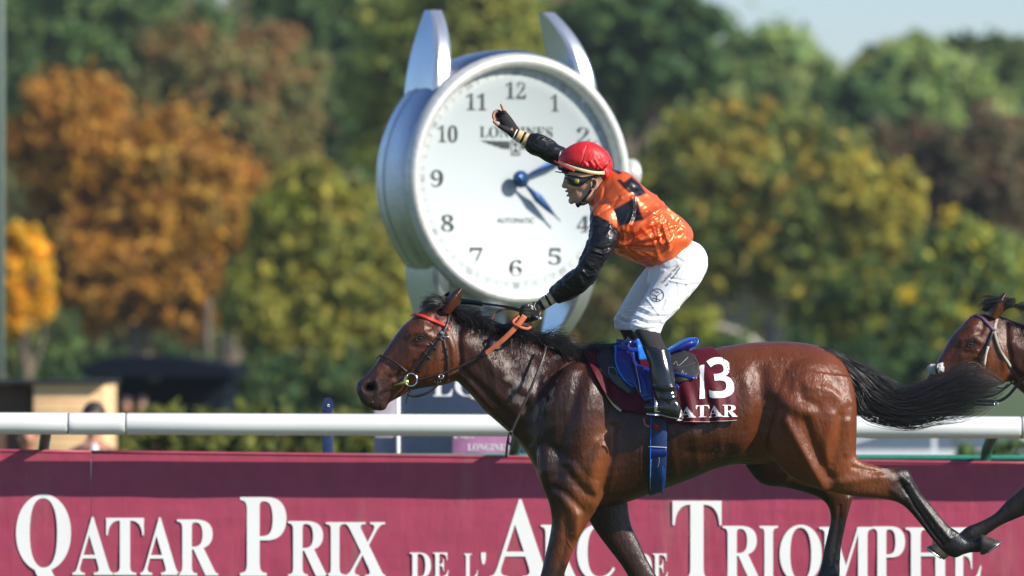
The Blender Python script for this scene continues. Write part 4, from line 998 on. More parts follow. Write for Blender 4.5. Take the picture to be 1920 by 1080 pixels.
    # ears: open cupped shells
    def ear(tip, b0, b1, m0, m1, yb, yt):
        rows = []
        for t_ in np.linspace(0, 1, 9):
            L_ = (1 - t_) ** 2 * np.array(b0) + 2 * t_ * (1 - t_) * np.array(m0) + t_ * t_ * np.array(tip)
            R_ = (1 - t_) ** 2 * np.array(b1) + 2 * t_ * (1 - t_) * np.array(m1) + t_ * t_ * np.array(tip)
            rows.append((*X(*L_), *X(*R_), (yb + (yt - yb) * t_)))
        V, F = [], []; m_ = 9
        for layer in (0, 1):
            for r in rows:
                for a in np.linspace(-1, 1, m_):
                    px, py = r[0] * (1 - a) / 2 + r[2] * (1 + a) / 2, r[1] * (1 - a) / 2 + r[3] * (1 + a) / 2
                    wd = math.hypot(r[2] - r[0], r[3] - r[1]) / 380
                    V.append(tuple(P(px, py, Y0 + k * (r[4] + (1 - a * a) * wd * .75 * np.sign(r[4]) + (0.0 if layer == 0 else -.006 * np.sign(r[4]) * (1 - a * a * .6))))))
        nn = 9 * m_
        for L0 in (0, nn):
            for i in range(8):
                for j in range(m_ - 1):
                    q = [L0 + i * m_ + j, L0 + i * m_ + j + 1, L0 + (i + 1) * m_ + j + 1, L0 + (i + 1) * m_ + j]; F.append(q if L0 == 0 else q[::-1])
        for i in range(8):
            F.append([i * m_, (i + 1) * m_, nn + (i + 1) * m_, nn + i * m_]); F.append([i * m_ + m_ - 1, nn + i * m_ + m_ - 1, nn + (i + 1) * m_ + m_ - 1, (i + 1) * m_ + m_ - 1])
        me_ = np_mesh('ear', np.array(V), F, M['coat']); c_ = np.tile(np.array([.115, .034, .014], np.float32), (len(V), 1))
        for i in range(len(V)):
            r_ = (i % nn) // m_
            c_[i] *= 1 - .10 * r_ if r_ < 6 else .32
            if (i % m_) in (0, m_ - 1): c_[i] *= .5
        setcol(me_, c_); setcol(me_, np.zeros((len(V), 3), np.float32), 'sw'); link('ear', me_, t)
    ear((867.5, 538), (825, 582), (845, 590), (838, 545), (866, 572), -.030, -.055)
    ear((844, 546), (815, 570), (836, 576), (822, 556), (842, 562), .030, .055)
    return t, body, tree_

def hoof(parent, ankle, toe, heel, top_back, y, name='hoof', wd=.058):
    """side outline of a hoof in photo points: crown of the hoof front/back, toe and heel of the sole"""
    ring = []
    cf, cb = ankle; n = 24
    V, F = [], []
    for t_ in np.linspace(0, 1, 6):
        f = np.array(cf) * (1 - t_) + np.array(toe) * t_; b = np.array(cb) * (1 - t_) + np.array(heel) * t_
        c = (f + b) / 2; a = (f - b) / 2; w_ = wd * (.72 + .28 * t_)
        for j in range(n):
            ph = 2 * math.pi * j / n; q = c + a * math.cos(ph)
            V.append(tuple(P(q[0], q[1], y + w_ * math.sin(ph) * (1 - .12 * (math.cos(ph) < 0)))))
    for i in range(5):
        for j in range(n): F.append([i * n + j, i * n + (j + 1) % n, (i + 1) * n + (j + 1) % n, (i + 1) * n + j])
    F.append(list(range(n))[::-1])
    c = np.mean(V[5 * n:6 * n], axis=0) * .97 + np.mean(V[4 * n:5 * n], axis=0) * .03; up = np.mean(V[4 * n:5 * n], axis=0) - np.mean(V[5 * n:], axis=0)
    V.append(tuple(c + up * .45))
    for j in range(n): F.append([5 * n + j, 5 * n + (j + 1) % n, len(V) - 1])
    o = add(name, (np.array(V), F), M['horn'], parent)
    rim = np.array(V[5 * n:6 * n]); cc = rim.mean(0)
    path = [cc + (rim[j % n] - cc) * .90 for j in range(-9, 10)]
    add('horseshoe', ribbon(np.array(path), .014, .007, np.tile(-up / np.linalg.norm(up), (19, 1))), M['shoe'], o)
    return o

HR, HB, HT = build_horse('wet bay racehorse galloping left under the rider, number 13 cloth on its back', [NHIND, FHIND, NFORE, FFORE], .0062)
hoof(HR, ((1838, 1001), (1838, 1040)), (1878, 1016), (1846, 1040), None, -.15)
hoof(HR, ((1510, 1108), (1545, 1125)), (1486, 1142), (1528, 1158), None, .145)
hoof(HR, ((974, 1228), (1014, 1244)), (950, 1276), (1012, 1279), None, -.15)
hoof(HR, ((1252, 1236), (1292, 1220)), (1246, 1276), (1306, 1277), None, .15)

# ---- hair
def strands(name, parent, paths_fn, n, rad, mat_, seg=12, seed=0):
    g = np.random.default_rng(seed); V = []; m = seg
    t_ = np.linspace(0, 1, m)
    allp = paths_fn(g, n, t_)               # (n, m, 3)
    prof = np.clip(1.15 - t_ ** 2.2, .12, 1) * rad
    tg = np.gradient(allp, axis=1); tg /= np.linalg.norm(tg, axis=2, keepdims=True) + 1e-9
    ref = g.normal(size=(n, 1, 3)); sd = np.cross(tg, ref); sd /= np.linalg.norm(sd, axis=2, keepdims=True) + 1e-9; up = np.cross(sd, tg)
    R3 = [(1, 0), (-.5, .87), (-.5, -.87)]
    V = np.stack([allp + prof[None, :, None] * (a * sd + b * up) for a, b in R3], 2).reshape(-1, 3)
    base = (np.arange(n)[:, None, None] * m + np.arange(m - 1)[None, :, None]) * 3; j = np.arange(3)[None, None, :]; j2 = (j + 1) % 3
    F = np.stack([base + j, base + j2, base + 3 + j2, base + 3 + j], -1).reshape(-1, 4)
    return link(name, np_mesh(name, V, F, mat_), parent)
TS = catmull([(1534, 649, 1545, 662), (1560, 655, 1562, 676), (1587, 668, 1580, 700), (1631, 690, 1604, 745), (1667, 713, 1618, 780), (1692, 727, 1670, 796), (1722, 722, 1716, 799), (1766, 706, 1764, 786), (1806, 690, 1806, 778), (1836, 694, 1836, 764), (1862, 708, 1862, 748)], 6)
def tail_paths(g, n, t_):
    c0 = np.clip(g.normal(0, .45, n), -1, 1); c1 = np.clip(c0 * .5 + g.normal(0, .62, n), -1.35, 1.35); end = g.uniform(.42, 1.10, n) ** 1.0; st = g.uniform(0, .35, n) ** 1.4
    end = np.maximum(end, st + .25); y0 = g.normal(0, .022, n); y1 = g.normal(0, .055, n); ph = g.uniform(0, 6.28, n); am = g.uniform(.0, .06, n); cl = g.integers(0, 40, n); cph = g.uniform(-.12, .12, 40)
    s_ = st[:, None] + (end - st)[:, None] * t_[None, :]
    idx = s_ * (len(TS) - 1); i0 = np.clip(idx.astype(int), 0, len(TS) - 2); f = (idx - i0)[..., None]; R_ = TS[i0] * (1 - f) + TS[i0 + 1] * f
    c = c0[:, None] * (1 - s_) + c1[:, None] * s_ + am[:, None] * np.sin(ph[:, None] + s_ * 9) + cph[cl][:, None] * np.sin(s_ * 14 + cl[:, None]) * 1.2
    fl = (s_ > .8) * (s_ - .8) * g.normal(0, 1.6, n)[:, None]; c = c + fl
    px = R_[..., 0] * (1 + c) / 2 + R_[..., 2] * (1 - c) / 2; py = R_[..., 1] * (1 + c) / 2 + R_[..., 3] * (1 - c) / 2
    yy = -.02 + y0[:, None] * (1 - s_) + y1[:, None] * s_ + .03 * np.sin(ph[:, None] * 2 + s_ * 6) * s_
    return Pn(px, py, yy)
tail = strands('tail', HR, tail_paths, 2500, .0011, M['hair_black'], 18, 4)
add('tail_dock', [tube(curve3([(1534, 655, 0), (1556, 664, 0), (1582, 690, 0), (1606, 725, 0)], 5), np.linspace(.022, .012, 16), 12)], M['hair_black'], tail)
CR = catmull([(842, 580), (870, 592), (900, 603), (940, 616), (980, 628), (1020, 645), (1060, 657), (1096, 657)], 8)
def mane_paths(g, n, t_):
    s0 = g.uniform(0, 1, n); idx = s0 * (len(CR) - 1); i0 = np.clip(idx.astype(int), 0, len(CR) - 2); f = (idx - i0)[:, None]; R_ = CR[i0] * (1 - f) + CR[i0 + 1] * f
    ck = np.floor(s0 * 26); lift = np.sin(ck * 2.1) * .5 + .5; tuft = np.exp(-((R_[:, 0] - 1015) / 30) ** 2)
    L_ = g.uniform(.5, 1, n) * (26 + 26 * lift + 26 * (R_[:, 0] > 990)); up = g.normal(.22, .2, n) + lift * .25 + tuft * .35; curl = g.uniform(.5, 1.6, n)
    fall = g.uniform(0, 1, n) < .45
    a = up[:, None] - (curl * 1.35)[:, None] * t_[None] + .25 * np.sin(ck[:, None] * 3 + t_[None] * 5)
    px = R_[:, 0:1] + np.cumsum(np.cos(a), 1) / len(t_) * L_[:, None]; py = R_[:, 1:2] + 3 - np.cumsum(np.sin(a), 1) / len(t_) * L_[:, None]
    yy = g.normal(0, .012, n)[:, None] - np.where(fall, .062, .012)[:, None] * np.sqrt(t_)[None] - np.clip(py - R_[:, 1:2], 0, None) / 380 * .8
    return Pn(px, py, yy)
mane = strands('mane', HR, mane_paths, 2600, .0012, M['hair_black'], 14, 5)
def fore_paths(g, n, t_):
    x0 = 838 + g.uniform(-14, 6, n); y0 = 578 + g.uniform(-8, 8, n) - (x0 - 838) * .2
    a = 2.75 + g.normal(0, .22, n)[:, None] + t_[None] * (1.1 + g.normal(0, .3, n))[:, None]; L_ = g.uniform(24, 46, n)
    px = x0[:, None] - 0 + np.cumsum(np.cos(a), 1) / len(t_) * L_[:, None]; py = y0[:, None] - 8 - np.cumsum(np.sin(a), 1) / len(t_) * L_[:, None]
    return Pn(px, py, g.normal(0, .028, n)[:, None] * (1 + t_[None] * .4))
strands('forelock', HR, fore_paths, 700, .0012, M['hair_black'], 10, 6)

# ---- second horse, only its head, neck and one forefoot reach into the view
T2 = Tr(788, 633, 1032, 11, .95, -5, 1.3)
N2 = [(1990, 820, 2060, 960, .08, 1.15), (1950, 868, 2010, 962, .065, 1.15), (1921, 908, 1935, 964, .048, 1.15), (1888, 938, 1908, 972, .036, 1.15), (1864, 963, 1876, 986, .028, 1.15), (1836, 978, 1852, 1002, .027, 1.15), (1812, 988, 1832, 1016, .032, 1.15), (1798, 1000, 1806, 1028, .028, 1.15), (1782, 1006, 1780, 1036, .034, 1.15)]
def shift(rows, dx, dy, dd): return [(a + dx, b + dy, c + dx, d + dy, h, y + dd) for a, b, c, d, h, y in [r[:6] for r in rows]]
H2, HB2, HT2 = build_horse('bay racehorse with sheepskin noseband entering at the right edge behind the tail', [N2, shift(NHIND, 1010, 20, 1.3), shift(FHIND, 1030, 20, 1.3), shift(FFORE, 1020, 20, 1.3)], .009, T=T2, Yo=1.3, loc_px=2300)
hoof(H2, ((1786, 1002), (1782, 1040)), (1735, 1027), (1770, 1050), None, 1.15)
def mane2(g, n, t_):
    s0 = g.uniform(0, 1, n); x0 = 1895 + s0 * 230; y0 = 578 + s0 * 70; a = g.normal(.2, .3, n)[:, None] - t_[None] * 1.4; L_ = g.uniform(25, 60, n)
    return Pn(x0[:, None] + np.cumsum(np.cos(a), 1) / len(t_) * L_[:, None], y0[:, None] - 4 - np.cumsum(np.sin(a), 1) / len(t_) * L_[:, None], 1.3 - .03 + g.normal(0, .02, n)[:, None] - .05 * t_[None])
strands('mane', H2, mane2, 700, .0016, M['hair_black'], 10, 7)
def fore2(g, n, t_):
    x0 = 1890 + g.uniform(-20, 18, n); y0 = 566 + g.uniform(-6, 10, n); a = 2.95 + g.normal(0, .14, n)[:, None] + t_[None] * .75; L_ = g.uniform(22, 42, n)
    return Pn(x0[:, None] + np.cumsum(np.cos(a), 1) / len(t_) * L_[:, None], y0[:, None] - np.cumsum(np.sin(a), 1) / len(t_) * L_[:, None], 1.3 + g.normal(0, .035, n)[:, None])
strands('forelock', H2, fore2, 500, .0016, M['hair_black'], 10, 8)
# ================================================================== SADDLERY
from mathutils.geometry import delaunay_2d_cdt
M['maroon_cloth'] = mat('maroon_cloth', (.085, .006, .014), .55, spec=.2, bump=[(90, .0015, (1, 1, 1))], var=(12, .2))
M['white_numeral'] = mat('white_numeral', (.82, .82, .80), .6, var=(40, .05))
M['black_pad'] = mat('black_pad', (.022, .023, .025), .65, bump=[(220, .0012, (1, 1, 1))], var=(50, .3))
M['grey_pad'] = mat('grey_pad', (.07, .07, .068), .8, bump=[(220, .0012, (1, 1, 1))])
M['blue_leather'] = mat('blue_leather', (.008, .026, .22), .28, coat=.4, var=(20, .2), bump=[(40, .002, (1, 1, 1))])
M['bright_blue'] = mat('bright_blue', (.02, .20, .72), .4)
M['girth_blue'] = mat('girth_blue', (.008, .032, .13), .6, bump=[(300, .001, (1, 1, .3))])
M['cream'] = mat('cream_edging', (.62, .56, .42), .7)
M['brown_leather'] = mat('bridle_leather', (.030, .018, .013), .42, var=(60, .3))
M['black_leather'] = mat('black_leather', (.010, .010, .011), .35)
M['red_webbing'] = mat('red_webbing', (.62, .03, .02), .5, bump=[(200, .001, (1, 1, 1))])
M['orange_rubber'] = mat('orange_rein_grip', (.50, .12, .05), .7, bump=[(260, .0015, (1, 1, 1))], var=(30, .2))
M['steel'] = mat('steel', (.75, .75, .74), .18, metal=1)
M['brass_green'] = mat('tarnished_brass', (.30, .34, .10), .3, metal=.7)
M['thread'] = mat('pale_thread', (.45, .45, .42), .7)

def panel(name, poly, tree, off, m, parent, thick=.004, step=4.0, bulge=0.0, wr=None, far=False, closed_far=None, y0=-1.6, **kw):
    """a sheet with the given photo outline, laid on what lies beneath"""
    pl = np.array(poly, float); n = len(pl); out = []
    for i in range(n):
        a, b = pl[i], pl[(i + 1) % n]; k = max(1, int(math.dist(a, b) / step))
        for j in range(k): out.append(a + (b - a) * j / k)
    B = np.array(out); nb = len(B)
    xs = np.arange(pl[:, 0].min(), pl[:, 0].max(), step); ys = np.arange(pl[:, 1].min(), pl[:, 1].max(), step)
    G = np.array([(x, y) for x in xs for y in ys]); 
    if len(G):
        k = inpoly(G[:, 0], G[:, 1], [tuple(p) for p in pl]) & (dpoly(G[:, 0], G[:, 1], [tuple(p) for p in B] + [tuple(B[0])]) > step * .55); G = G[k]
        A = np.vstack([B, G]) if len(G) else B
    else: A = B
    vv, _, ff, _, _, _ = delaunay_2d_cdt([Vector(p) for p in A], [(i, (i + 1) % nb) for i in range(nb)], [list(range(nb))], 1, 1e-6)
    P2 = np.array([tuple(v) for v in vv]); d = dpoly(P2[:, 0], P2[:, 1], [tuple(p) for p in B] + [tuple(B[0])])
    loc = []
    for x, y in P2:
        l, nn = drape(tree, x, y, y0); loc.append((None, None) if l is None else (np.array(l), np.array(nn)))
    good = [i for i in range(len(loc)) if loc[i][0] is not None]
    V = []; gp = P2[good]
    for i, (x, y) in enumerate(P2):
        l, nn = loc[i]
        if l is None:
            j = good[int(np.argmin(((gp - P2[i]) ** 2).sum(1)))]; yy = loc[j][0][1]; l = np.array(P(x, y, yy)); nn = loc[j][1]
        o_ = off + bulge * (1 - math.exp(-d[i] / 12)) + (wr(x, y) * min(1, .35 + d[i] / 25) if wr else 0)
        V.append(l + nn * o_)
    V = np.array(V)
    F = [list(f) for f in ff]
    # orient to the camera
    a, b, c = V[F[0][0]], V[F[0][1]], V[F[0][2]]
    if np.cross(b - a, c - a)[1] > 0: F = [f[::-1] for f in F]
    me = np_mesh(name, V, F, m); t_ = bvh(me)
    k = len(V); e = {}
    for q in F:
        for a, b in zip(q, q[1:] + q[:1]): e[(a, b)] = 1
    nrm = getn(me)
    V2 = np.vstack([V, V - nrm * thick]); F2 = F + [[i + k for i in q[::-1]] for q in F] + [[b, a, a + k, b + k] for (a, b) in e if (b, a) not in e]
    o = link(name, np_mesh(name, V2, F2, m), parent, **kw)
    if far:   # the same on the other side of the horse
        V3 = V2.copy(); V3[:, 1] *= -1
        link(name, np_mesh(name, V3, [f[::-1] for f in F2], m), parent)
    return o, t_

# number cloth over the back
BOT = np.array([(1091, 657), (1100, 672), (1114, 700), (1131, 733), (1150, 756), (1166, 769), (1200, 774), (1232, 782), (1252, 790), (1277, 793), (1330, 793), (1381, 790)], float)
cloth = thing('number_cloth', 'maroon saddle cloth with white number 13 on the galloping bay horse', 'saddle cloth', tuple(P(1240, 700, 0)))
ns, nt = 96, 60
def cloth_side(sgn):
    V = np.zeros((ns + 1, nt + 1, 3))
    for i in range(ns + 1):
        s_ = i / ns; tx_ = 1091 + (1334 - 1091) * s_; bx_ = 1091 + (1381 - 1091) * s_; by_ = float(np.interp(bx_, BOT[:, 0], BOT[:, 1]))
        topx = P(tx_, 650, 0).x; hit = HT.ray_cast(Vector((topx, 0, 3)), Vector((0, 0, -1)))[0]; zt = hit.z + .004
        zb = P(bx_, by_, -.29).z; xb = P(bx_, by_, -.29).x; last = 0
        for j in range(nt + 1):
            t_ = j / nt; vf = (1 - math.cos(t_ * math.pi / 2)) ** .95; x = topx + (xb - topx) * (1 - (1 - vf) ** 2.5) + .012 * math.sin(t_ * 3.1) * (s_ > .8) * (s_ - .8) * 5
            z = zt - (zt - zb) * (1 - math.cos(t_ * math.pi / 2)) ** .95
            h = HT.ray_cast(Vector((x, -1.5, z - .004)), Vector((0, 1, 0)))[0] if j else None
            if h is not None: last = min(last, h.y) if z > hit.z - .1 else h.y
            y = last
            fold = (.010 * math.sin(s_ * 34 + 3.5 * t_ + 1.5 * math.sin(t_ * 4)) * t_ ** 1.4 + .006 * math.sin(s_ * 71 - 5 * t_) * t_ ** 2) * (.35 + .9 * (s_ > .45) * min(1, (s_ - .45) * 6 if s_ > .45 else 0))
            V[i, j] = (x, sgn * (-(y) + .010 + .012 * t_ + fold + .012 * t_ * (s_ > .55)) * 1.0, z + (.008 if j == 0 else .006 * (1 - t_)))
            if j == 0: V[i, j][1] = 0
    return V
Vn = cloth_side(-1); Vf = Vn.copy(); Vf[:, :, 1] *= -1
allV = np.concatenate([Vf[:, ::-1][:, :-1], Vn], axis=1); nc = allV.shape[1]
I, J = np.meshgrid(np.arange(ns), np.arange(nc - 1), indexing='ij')
F = np.stack([I * nc + J, I * nc + J + 1, (I + 1) * nc + J + 1, (I + 1) * nc + J], -1).reshape(-1, 4)
cm = np_mesh('cloth_sheet', allV.reshape(-1, 3), F, M['maroon_cloth'])
CT = bvh(cm)
cs_ = link('cloth_sheet', cm, cloth)
sm = cs_.modifiers.new('thickness', 'SOLIDIFY'); sm.thickness = .004; sm.offset = 1
decal('numeral', '\U0001D7ED', [(1302, 688), (1321, 686), (1321, 748), (1299, 751)], CT, M['white_numeral'], cloth, .0085, 5)
decal('numeral', '\U0001D7EF', [(1324, 673), (1369, 671), (1379, 744), (1333, 749)], CT, M['white_numeral'], cloth, .0085, 5)
for ch, q in (('Q', [(1258, 766), (1280, 765), (1280, 789), (1258, 790)]), ('A', [(1277, 764), (1303, 762), (1303, 783), (1277, 785)]), ('T', [(1303, 761), (1329, 760), (1329, 782), (1303, 783)]), ('A', [(1328, 761), (1354, 760), (1354, 781), (1328, 783)]), ('R', [(1353, 760), (1381, 759), (1381, 781), (1353, 782)])):
    decal('letter', style(ch), q, CT, M['white_numeral'], cloth, .0085, 4)
for px0, px1, dy in ((1282, 1380, -2.2),):
    pts = [(x, float(np.interp(x, BOT[:, 0], BOT[:, 1])) + dy) for x in np.linspace(px0, px1, 14)]
    strap('hem_stitch', CT, pts, .9, M['thread'], cloth, off=.0055, t=.001)
strap('cream_edge', HT, [(1117, 697), (1126, 722), (1138, 744), (1152, 760), (1166, 771)], 6.5, M['cream'], cloth, off=.012, t=.008)

# saddle, pads and girth
sad = thing('racing_saddle', 'small blue racing saddle with black pads on the maroon cloth', 'saddle', tuple(P(1230, 660, 0)))
_, T1 = panel('front_pad', [(1124, 650), (1155, 648), (1162, 690), (1176, 712), (1192, 733), (1187, 741), (1165, 731), (1134, 708), (1122, 694), (1119, 672)], CT, .012, M['black_pad'], sad, .010, bulge=.008, far=True)
panel('pad_lining', [(1135, 709), (1160, 706), (1186, 736), (1182, 741), (1163, 730)], CT, .024, M['grey_pad'], sad, .004, bulge=.002)
_, T2_ = panel('rear_pad', [(1252, 672), (1282, 661), (1303, 669), (1311, 684), (1315, 702), (1304, 712), (1268, 722), (1255, 716)], CT, .014, M['black_pad'], sad, .010, bulge=.010, far=True)
strap('pad_seam', T2_, [(1256, 693), (1280, 688), (1304, 680)], 1.5, M['grey_pad'], sad, off=.0015, t=.002)
strap('pad_binding', T2_, [(1268, 721), (1303, 711), (1313, 702), (1310, 684), (1302, 671)], 1.6, M['grey_pad'], sad, off=.001, t=.003)
strap('pad_stitch', T2_, [(1262, 684), (1268, 678), (1272, 686), (1284, 676), (1290, 670)], .7, M['thread'], sad, off=.0015, t=.001)
strap('pad_stitch', T2_, [(1277, 703), (1280, 695), (1282, 703), (1287, 700)], .7, M['thread'], sad, off=.0015, t=.001)
strap('pad_stitch', T1, [(1141, 689), (1142, 701), (1157, 704), (1152, 690), (1141, 689)], .7, M['thread'], sad, off=.0015, t=.001)
_, T3 = panel('flap', [(1154, 647), (1190, 650), (1196, 690), (1230, 700), (1232, 752), (1212, 756), (1196, 742), (1190, 727), (1174, 718), (1160, 699), (1153, 676)], CT, .030, M['blue_leather'], sad, .008, bulge=.010, far=True)
strap('flap_rim', T3, [(1155, 650), (1154.5, 676), (1161, 697), (1175, 716), (1191, 727)], 3.2, M['bright_blue'], sad, off=.003, t=.006)
panel('light_panel', [(1189, 651), (1214, 656), (1222, 687), (1199, 687)], CT, .047, M['bright_blue'], sad, .005)
strap('girth_strap', T3, [(1200, 690), (1206, 715), (1212, 745)], 12, M['blue_leather'], sad, off=.004, t=.004)
strap('stirrup_leather', T3, [(1181, 662), (1187, 690), (1194, 715), (1199, 738)], 3.0, M['black_leather'], sad, off=.010, t=.004)
strap('stirrup_leather', T3, [(1186, 662), (1192, 690), (1199, 715), (1203, 738)], 1.6, M['steel'], sad, off=.012, t=.003)
seat = remesh([loft([(1150, 646, 1150, 664, .06, 0, -.4), (1168, 646, 1168, 668, .09, 0, -.3), (1200, 653, 1200, 674, .10, 0, -.3), (1235, 657, 1238, 676, .10, 0, -.3), (1254, 654, 1258, 669, .095, 0, -.2), (1275, 642, 1281, 661, .10, 0, -.2), (1293, 635, 1299, 652, .09, 0, -.1), (1304, 634, 1307, 645, .06, 0)], 28, 4, 2.4)], .005, 4)
seat.materials.append(M['blue_leather']); seat_o = link('seat', seat, sad)
ST = bvh(seat)
strap('seat_rim', ST, [(1254, 671), (1268, 667), (1283, 662), (1297, 654), (1306, 645), (1308, 638), (1303, 634)], 3.4, M['bright_blue'], sad, off=.002, t=.006)
strap('seat_rim', ST, [(1250, 657), (1264, 648), (1282, 638), (1296, 634.5), (1304, 634)], 2.2, M['bright_blue'], sad, off=.002, t=.005)
strap('rear_strap', T2_, [(1260, 700), (1280, 704), (1303, 710)], 5.5, M['blue_leather'], sad, off=.004, t=.005)
panel('tab', [(1262, 721), (1276, 724), (1278, 731), (1272, 733), (1260, 728)], CT, .022, M['blue_leather'], sad, .006)
# girth all round the barrel
gr = []; gn = []
for k in range(81):
    th_ = math.radians(-100 - 160 * k / 80) 
    zc = P(1234, 790, 0).z
    fr = k / 80; pxc = 1234 - 4 * math.sin(math.pi * fr)
    ox = P(pxc, 800, 0).x; d = Vector((0, math.sin(math.radians(-90 + 0)) * 0 + math.cos(math.radians(200 + 140 * k / 80)), math.sin(math.radians(200 + 140 * k / 80))))
    # from the near side down under the belly to the far side
    d = Vector((0, -math.cos(math.radians(-5 + 190 * k / 80)), -math.sin(math.radians(-5 + 190 * k / 80)))).normalized()
    h, n_, _, _ = HT.ray_cast(Vector((ox, 0, zc)), d)
    gr.append(np.array(h)); gn.append(np.array(n_) if n_.dot(d) > 0 else -np.array(n_))
gr, gn = np.array(gr), np.array(gn)
for _ in range(3): gr[1:-1] = (gr[:-2] + 2 * gr[1:-1] + gr[2:]) / 4; gn[1:-1] = (gn[:-2] + 2 * gn[1:-1] + gn[2:]) / 4
wd = np.interp(np.arange(81), [0, 25, 40, 55, 80], [.090, .086, .075, .086, .090])
girth = add('girth', ribbon(gr + gn * .006, wd, .008, gn), M['girth_blue'], sad)
for q in (-.40, .30, .38): add('girth_stripe', ribbon(gr[:78] + gn[:78] * .0115 + np.array([1, 0, 0]) * (wd[:78] * q)[:, None], .0035, .002, gn[:78]), M['bright_blue'], girth)
GT = HT
strap('white_band', HT, [(1217, 837), (1234, 837.5), (1251, 838)], 1.4, M['white_numeral'], girth, off=.013, t=.002)
strap('buckle_guard', HT, [(1218, 846), (1234, 848), (1251, 846)], 14, M['blue_leather'], girth, off=.012, t=.004)
strap('white_thread', HT, [(1222, 860), (1220, 885), (1217, 915)], .8, M['thread'], girth, off=.013, t=.001)
strap('white_thread', HT, [(1236, 856), (1236, 866), (1233, 874)], .8, M['thread'], girth, off=.013, t=.001)
c_, nn = drape(HT, 1233, 800)
ro = add('red_rosette', [ellipsoid(tuple(c_ + nn * .018), (.020, .008, .023), 16, 8)] + [ellipsoid(tuple(c_ + nn * .024 + Vector((math.cos(a) * .013, 0, math.sin(a) * .014))), (.007, .006, .007), 8, 6) for a in np.linspace(0, 6.28, 7)[:-1]], mat('dark_red_trim', (.22, .01, .02), .5), sad)
strap('red_tag', HT, [(1209, 784), (1210, 793), (1216, 799), (1222, 800)], 5, mat('pink_tag', (.35, .08, .10), .5), sad, off=.02, t=.003)

# stirrup irons
def stirrup(sgn, yc):
    k = []
    for a in np.linspace(-.25 * math.pi, 1.25 * math.pi, 19):
        k.append((1226 + 4 * math.cos(a), 762 - 16 * math.sin(a), yc - .043 * math.cos(a)))
    pts = Pn([q[0] for q in k], [q[1] for q in k], [q[2] for q in k])
    st_ = add('stirrup', [ribbon(pts, np.interp(np.arange(19), [0, 9, 18], [.016, .009, .016]), .005)], M['steel'], sad)
    for q in (-.04, .04): add('tread', [tube([P(1212, 776, yc + q), P(1236, 779, yc + q)], .005, 8)], M['steel'], st_)
stirrup(-1, -.345); stirrup(1, .345)

# ---- bridle on the first horse
br_ = thing('bridle', 'dark leather race bridle with red browband and orange rein grips on the leading horse', 'bridle', tuple(P(790, 650, 0)))
BL = M['brown_leather']
def bs(name, pts, w, m=BL, off=.004, t=.004, parent=None, tr=HT, mirror=True, dst=None):
    L, N = drape_path(tr, pts, off); o = add(name, ribbon(L, w / 380, t, N), m, parent or dst or br_)
    if mirror:
        L2 = L.copy(); L2[:, 1] = 2 * MID - L2[:, 1]; N2_ = N.copy(); N2_[:, 1] *= -1
        add(name, ribbon(L2, w / 380, t, N2_), m, parent or dst or br_)
    return L, N
MID = 0.0
bs('browband', [(772, 594), (779, 591), (792, 594), (808, 600), (825, 607), (841, 614)], 6.5, M['red_webbing'], .006, .005)
bs('headpiece', [(845, 583), (842, 596), (838, 612)], 7)
bs('cheekpiece', [(839, 606), (832, 622), (818, 648), (800, 674), (783, 698)], 6.0, off=.009)
bs('noseband_strap', [(834, 616), (818, 636), (802, 656), (788, 676), (768, 696)], 4.6, off=.005)
bs('throatlash', [(830, 626), (833, 645), (838, 665), (840, 690), (839, 712)], 4.2, off=.006)
bs('noseband', [(707, 674), (713, 668.5), (724, 670), (737, 677), (752, 688), (763, 698)], 5.0, off=.006)
for (a, b) in (((822, 634), (829, 639)), ((813, 651), (820, 656)), ((801, 668), (808, 673)), ((794, 660), (800, 665)), ((806, 642), (812, 647)), ((834, 655), (840, 655)), ((836, 668), (842, 668))):
    bs('keeper', [a, ((a[0] + b[0]) / 2, (a[1] + b[1]) / 2), b], 3.4, M['black_leather'], .013, .003, mirror=False)
bs('buckle', [(826, 623), (829, 625), (833, 627)], 5.5, M['steel'], .014, .002, mirror=False); bs('buckle', [(834, 632), (837, 632), (840, 632)], 3.5, M['steel'], .012, .002, mirror=False)
def torus(c, r, rt, n=32, nrm=(0, 1, 0)):
    a = np.linspace(0, 2 * math.pi, n + 1); return tube([(c[0] + r * math.cos(q), c[1] + .004 * math.sin(q), c[2] + r * math.sin(q)) for q in a], rt, 8, cap=False)
for sg in (-1, 1):
    l_, n_ = drape(HT, 770.5, 712); c = np.array(l_); yy_ = sg * (abs(c[1]) + .016)
    pc = P(770.5, 712, yy_); add('bit_ring', [torus(pc, .031, .0042)], M['steel'], br_)
    a_, b_ = P(766, 715, yy_), P(737, 723, sg * (abs(c[1]) + .004)); add('bit_cheek', [tube([b_, (a_ + b_) / 2, a_], [.003, .007, .011], 12)], M['brass_green'], br_)
    pts = curve3([(764, 703, yy_ - .0), (760, 712, yy_), (763, 722, yy_)], 4); add('bit_cheek', [tube(pts, .0055, 8)], M['brass_green'], br_)
cb = curve3([(764, 738, -.058), (775, 743, -.062), (790, 741, -.068), (806, 734, -.075), (818, 724, -.080), (826, 714, -.085)], 5)
add('curb_strap', ribbon(cb, 4.5 / 380, .005), BL, br_); add('curb_strap', ribbon(curve3([(770, 725, -.066), (769, 733, -.060), (764, 741, -.056)], 5), 3.2 / 380, .004), BL, br_)
add('strap_end', ribbon(curve3([(766, 740, -.058), (763, 748, -.058), (762, 757, -.058)], 5), 3.6 / 380, .004), BL, br_)
add('curb_strap', ribbon(cb * np.array([1, -1, 1]), 4.5 / 380, .005), BL, br_)
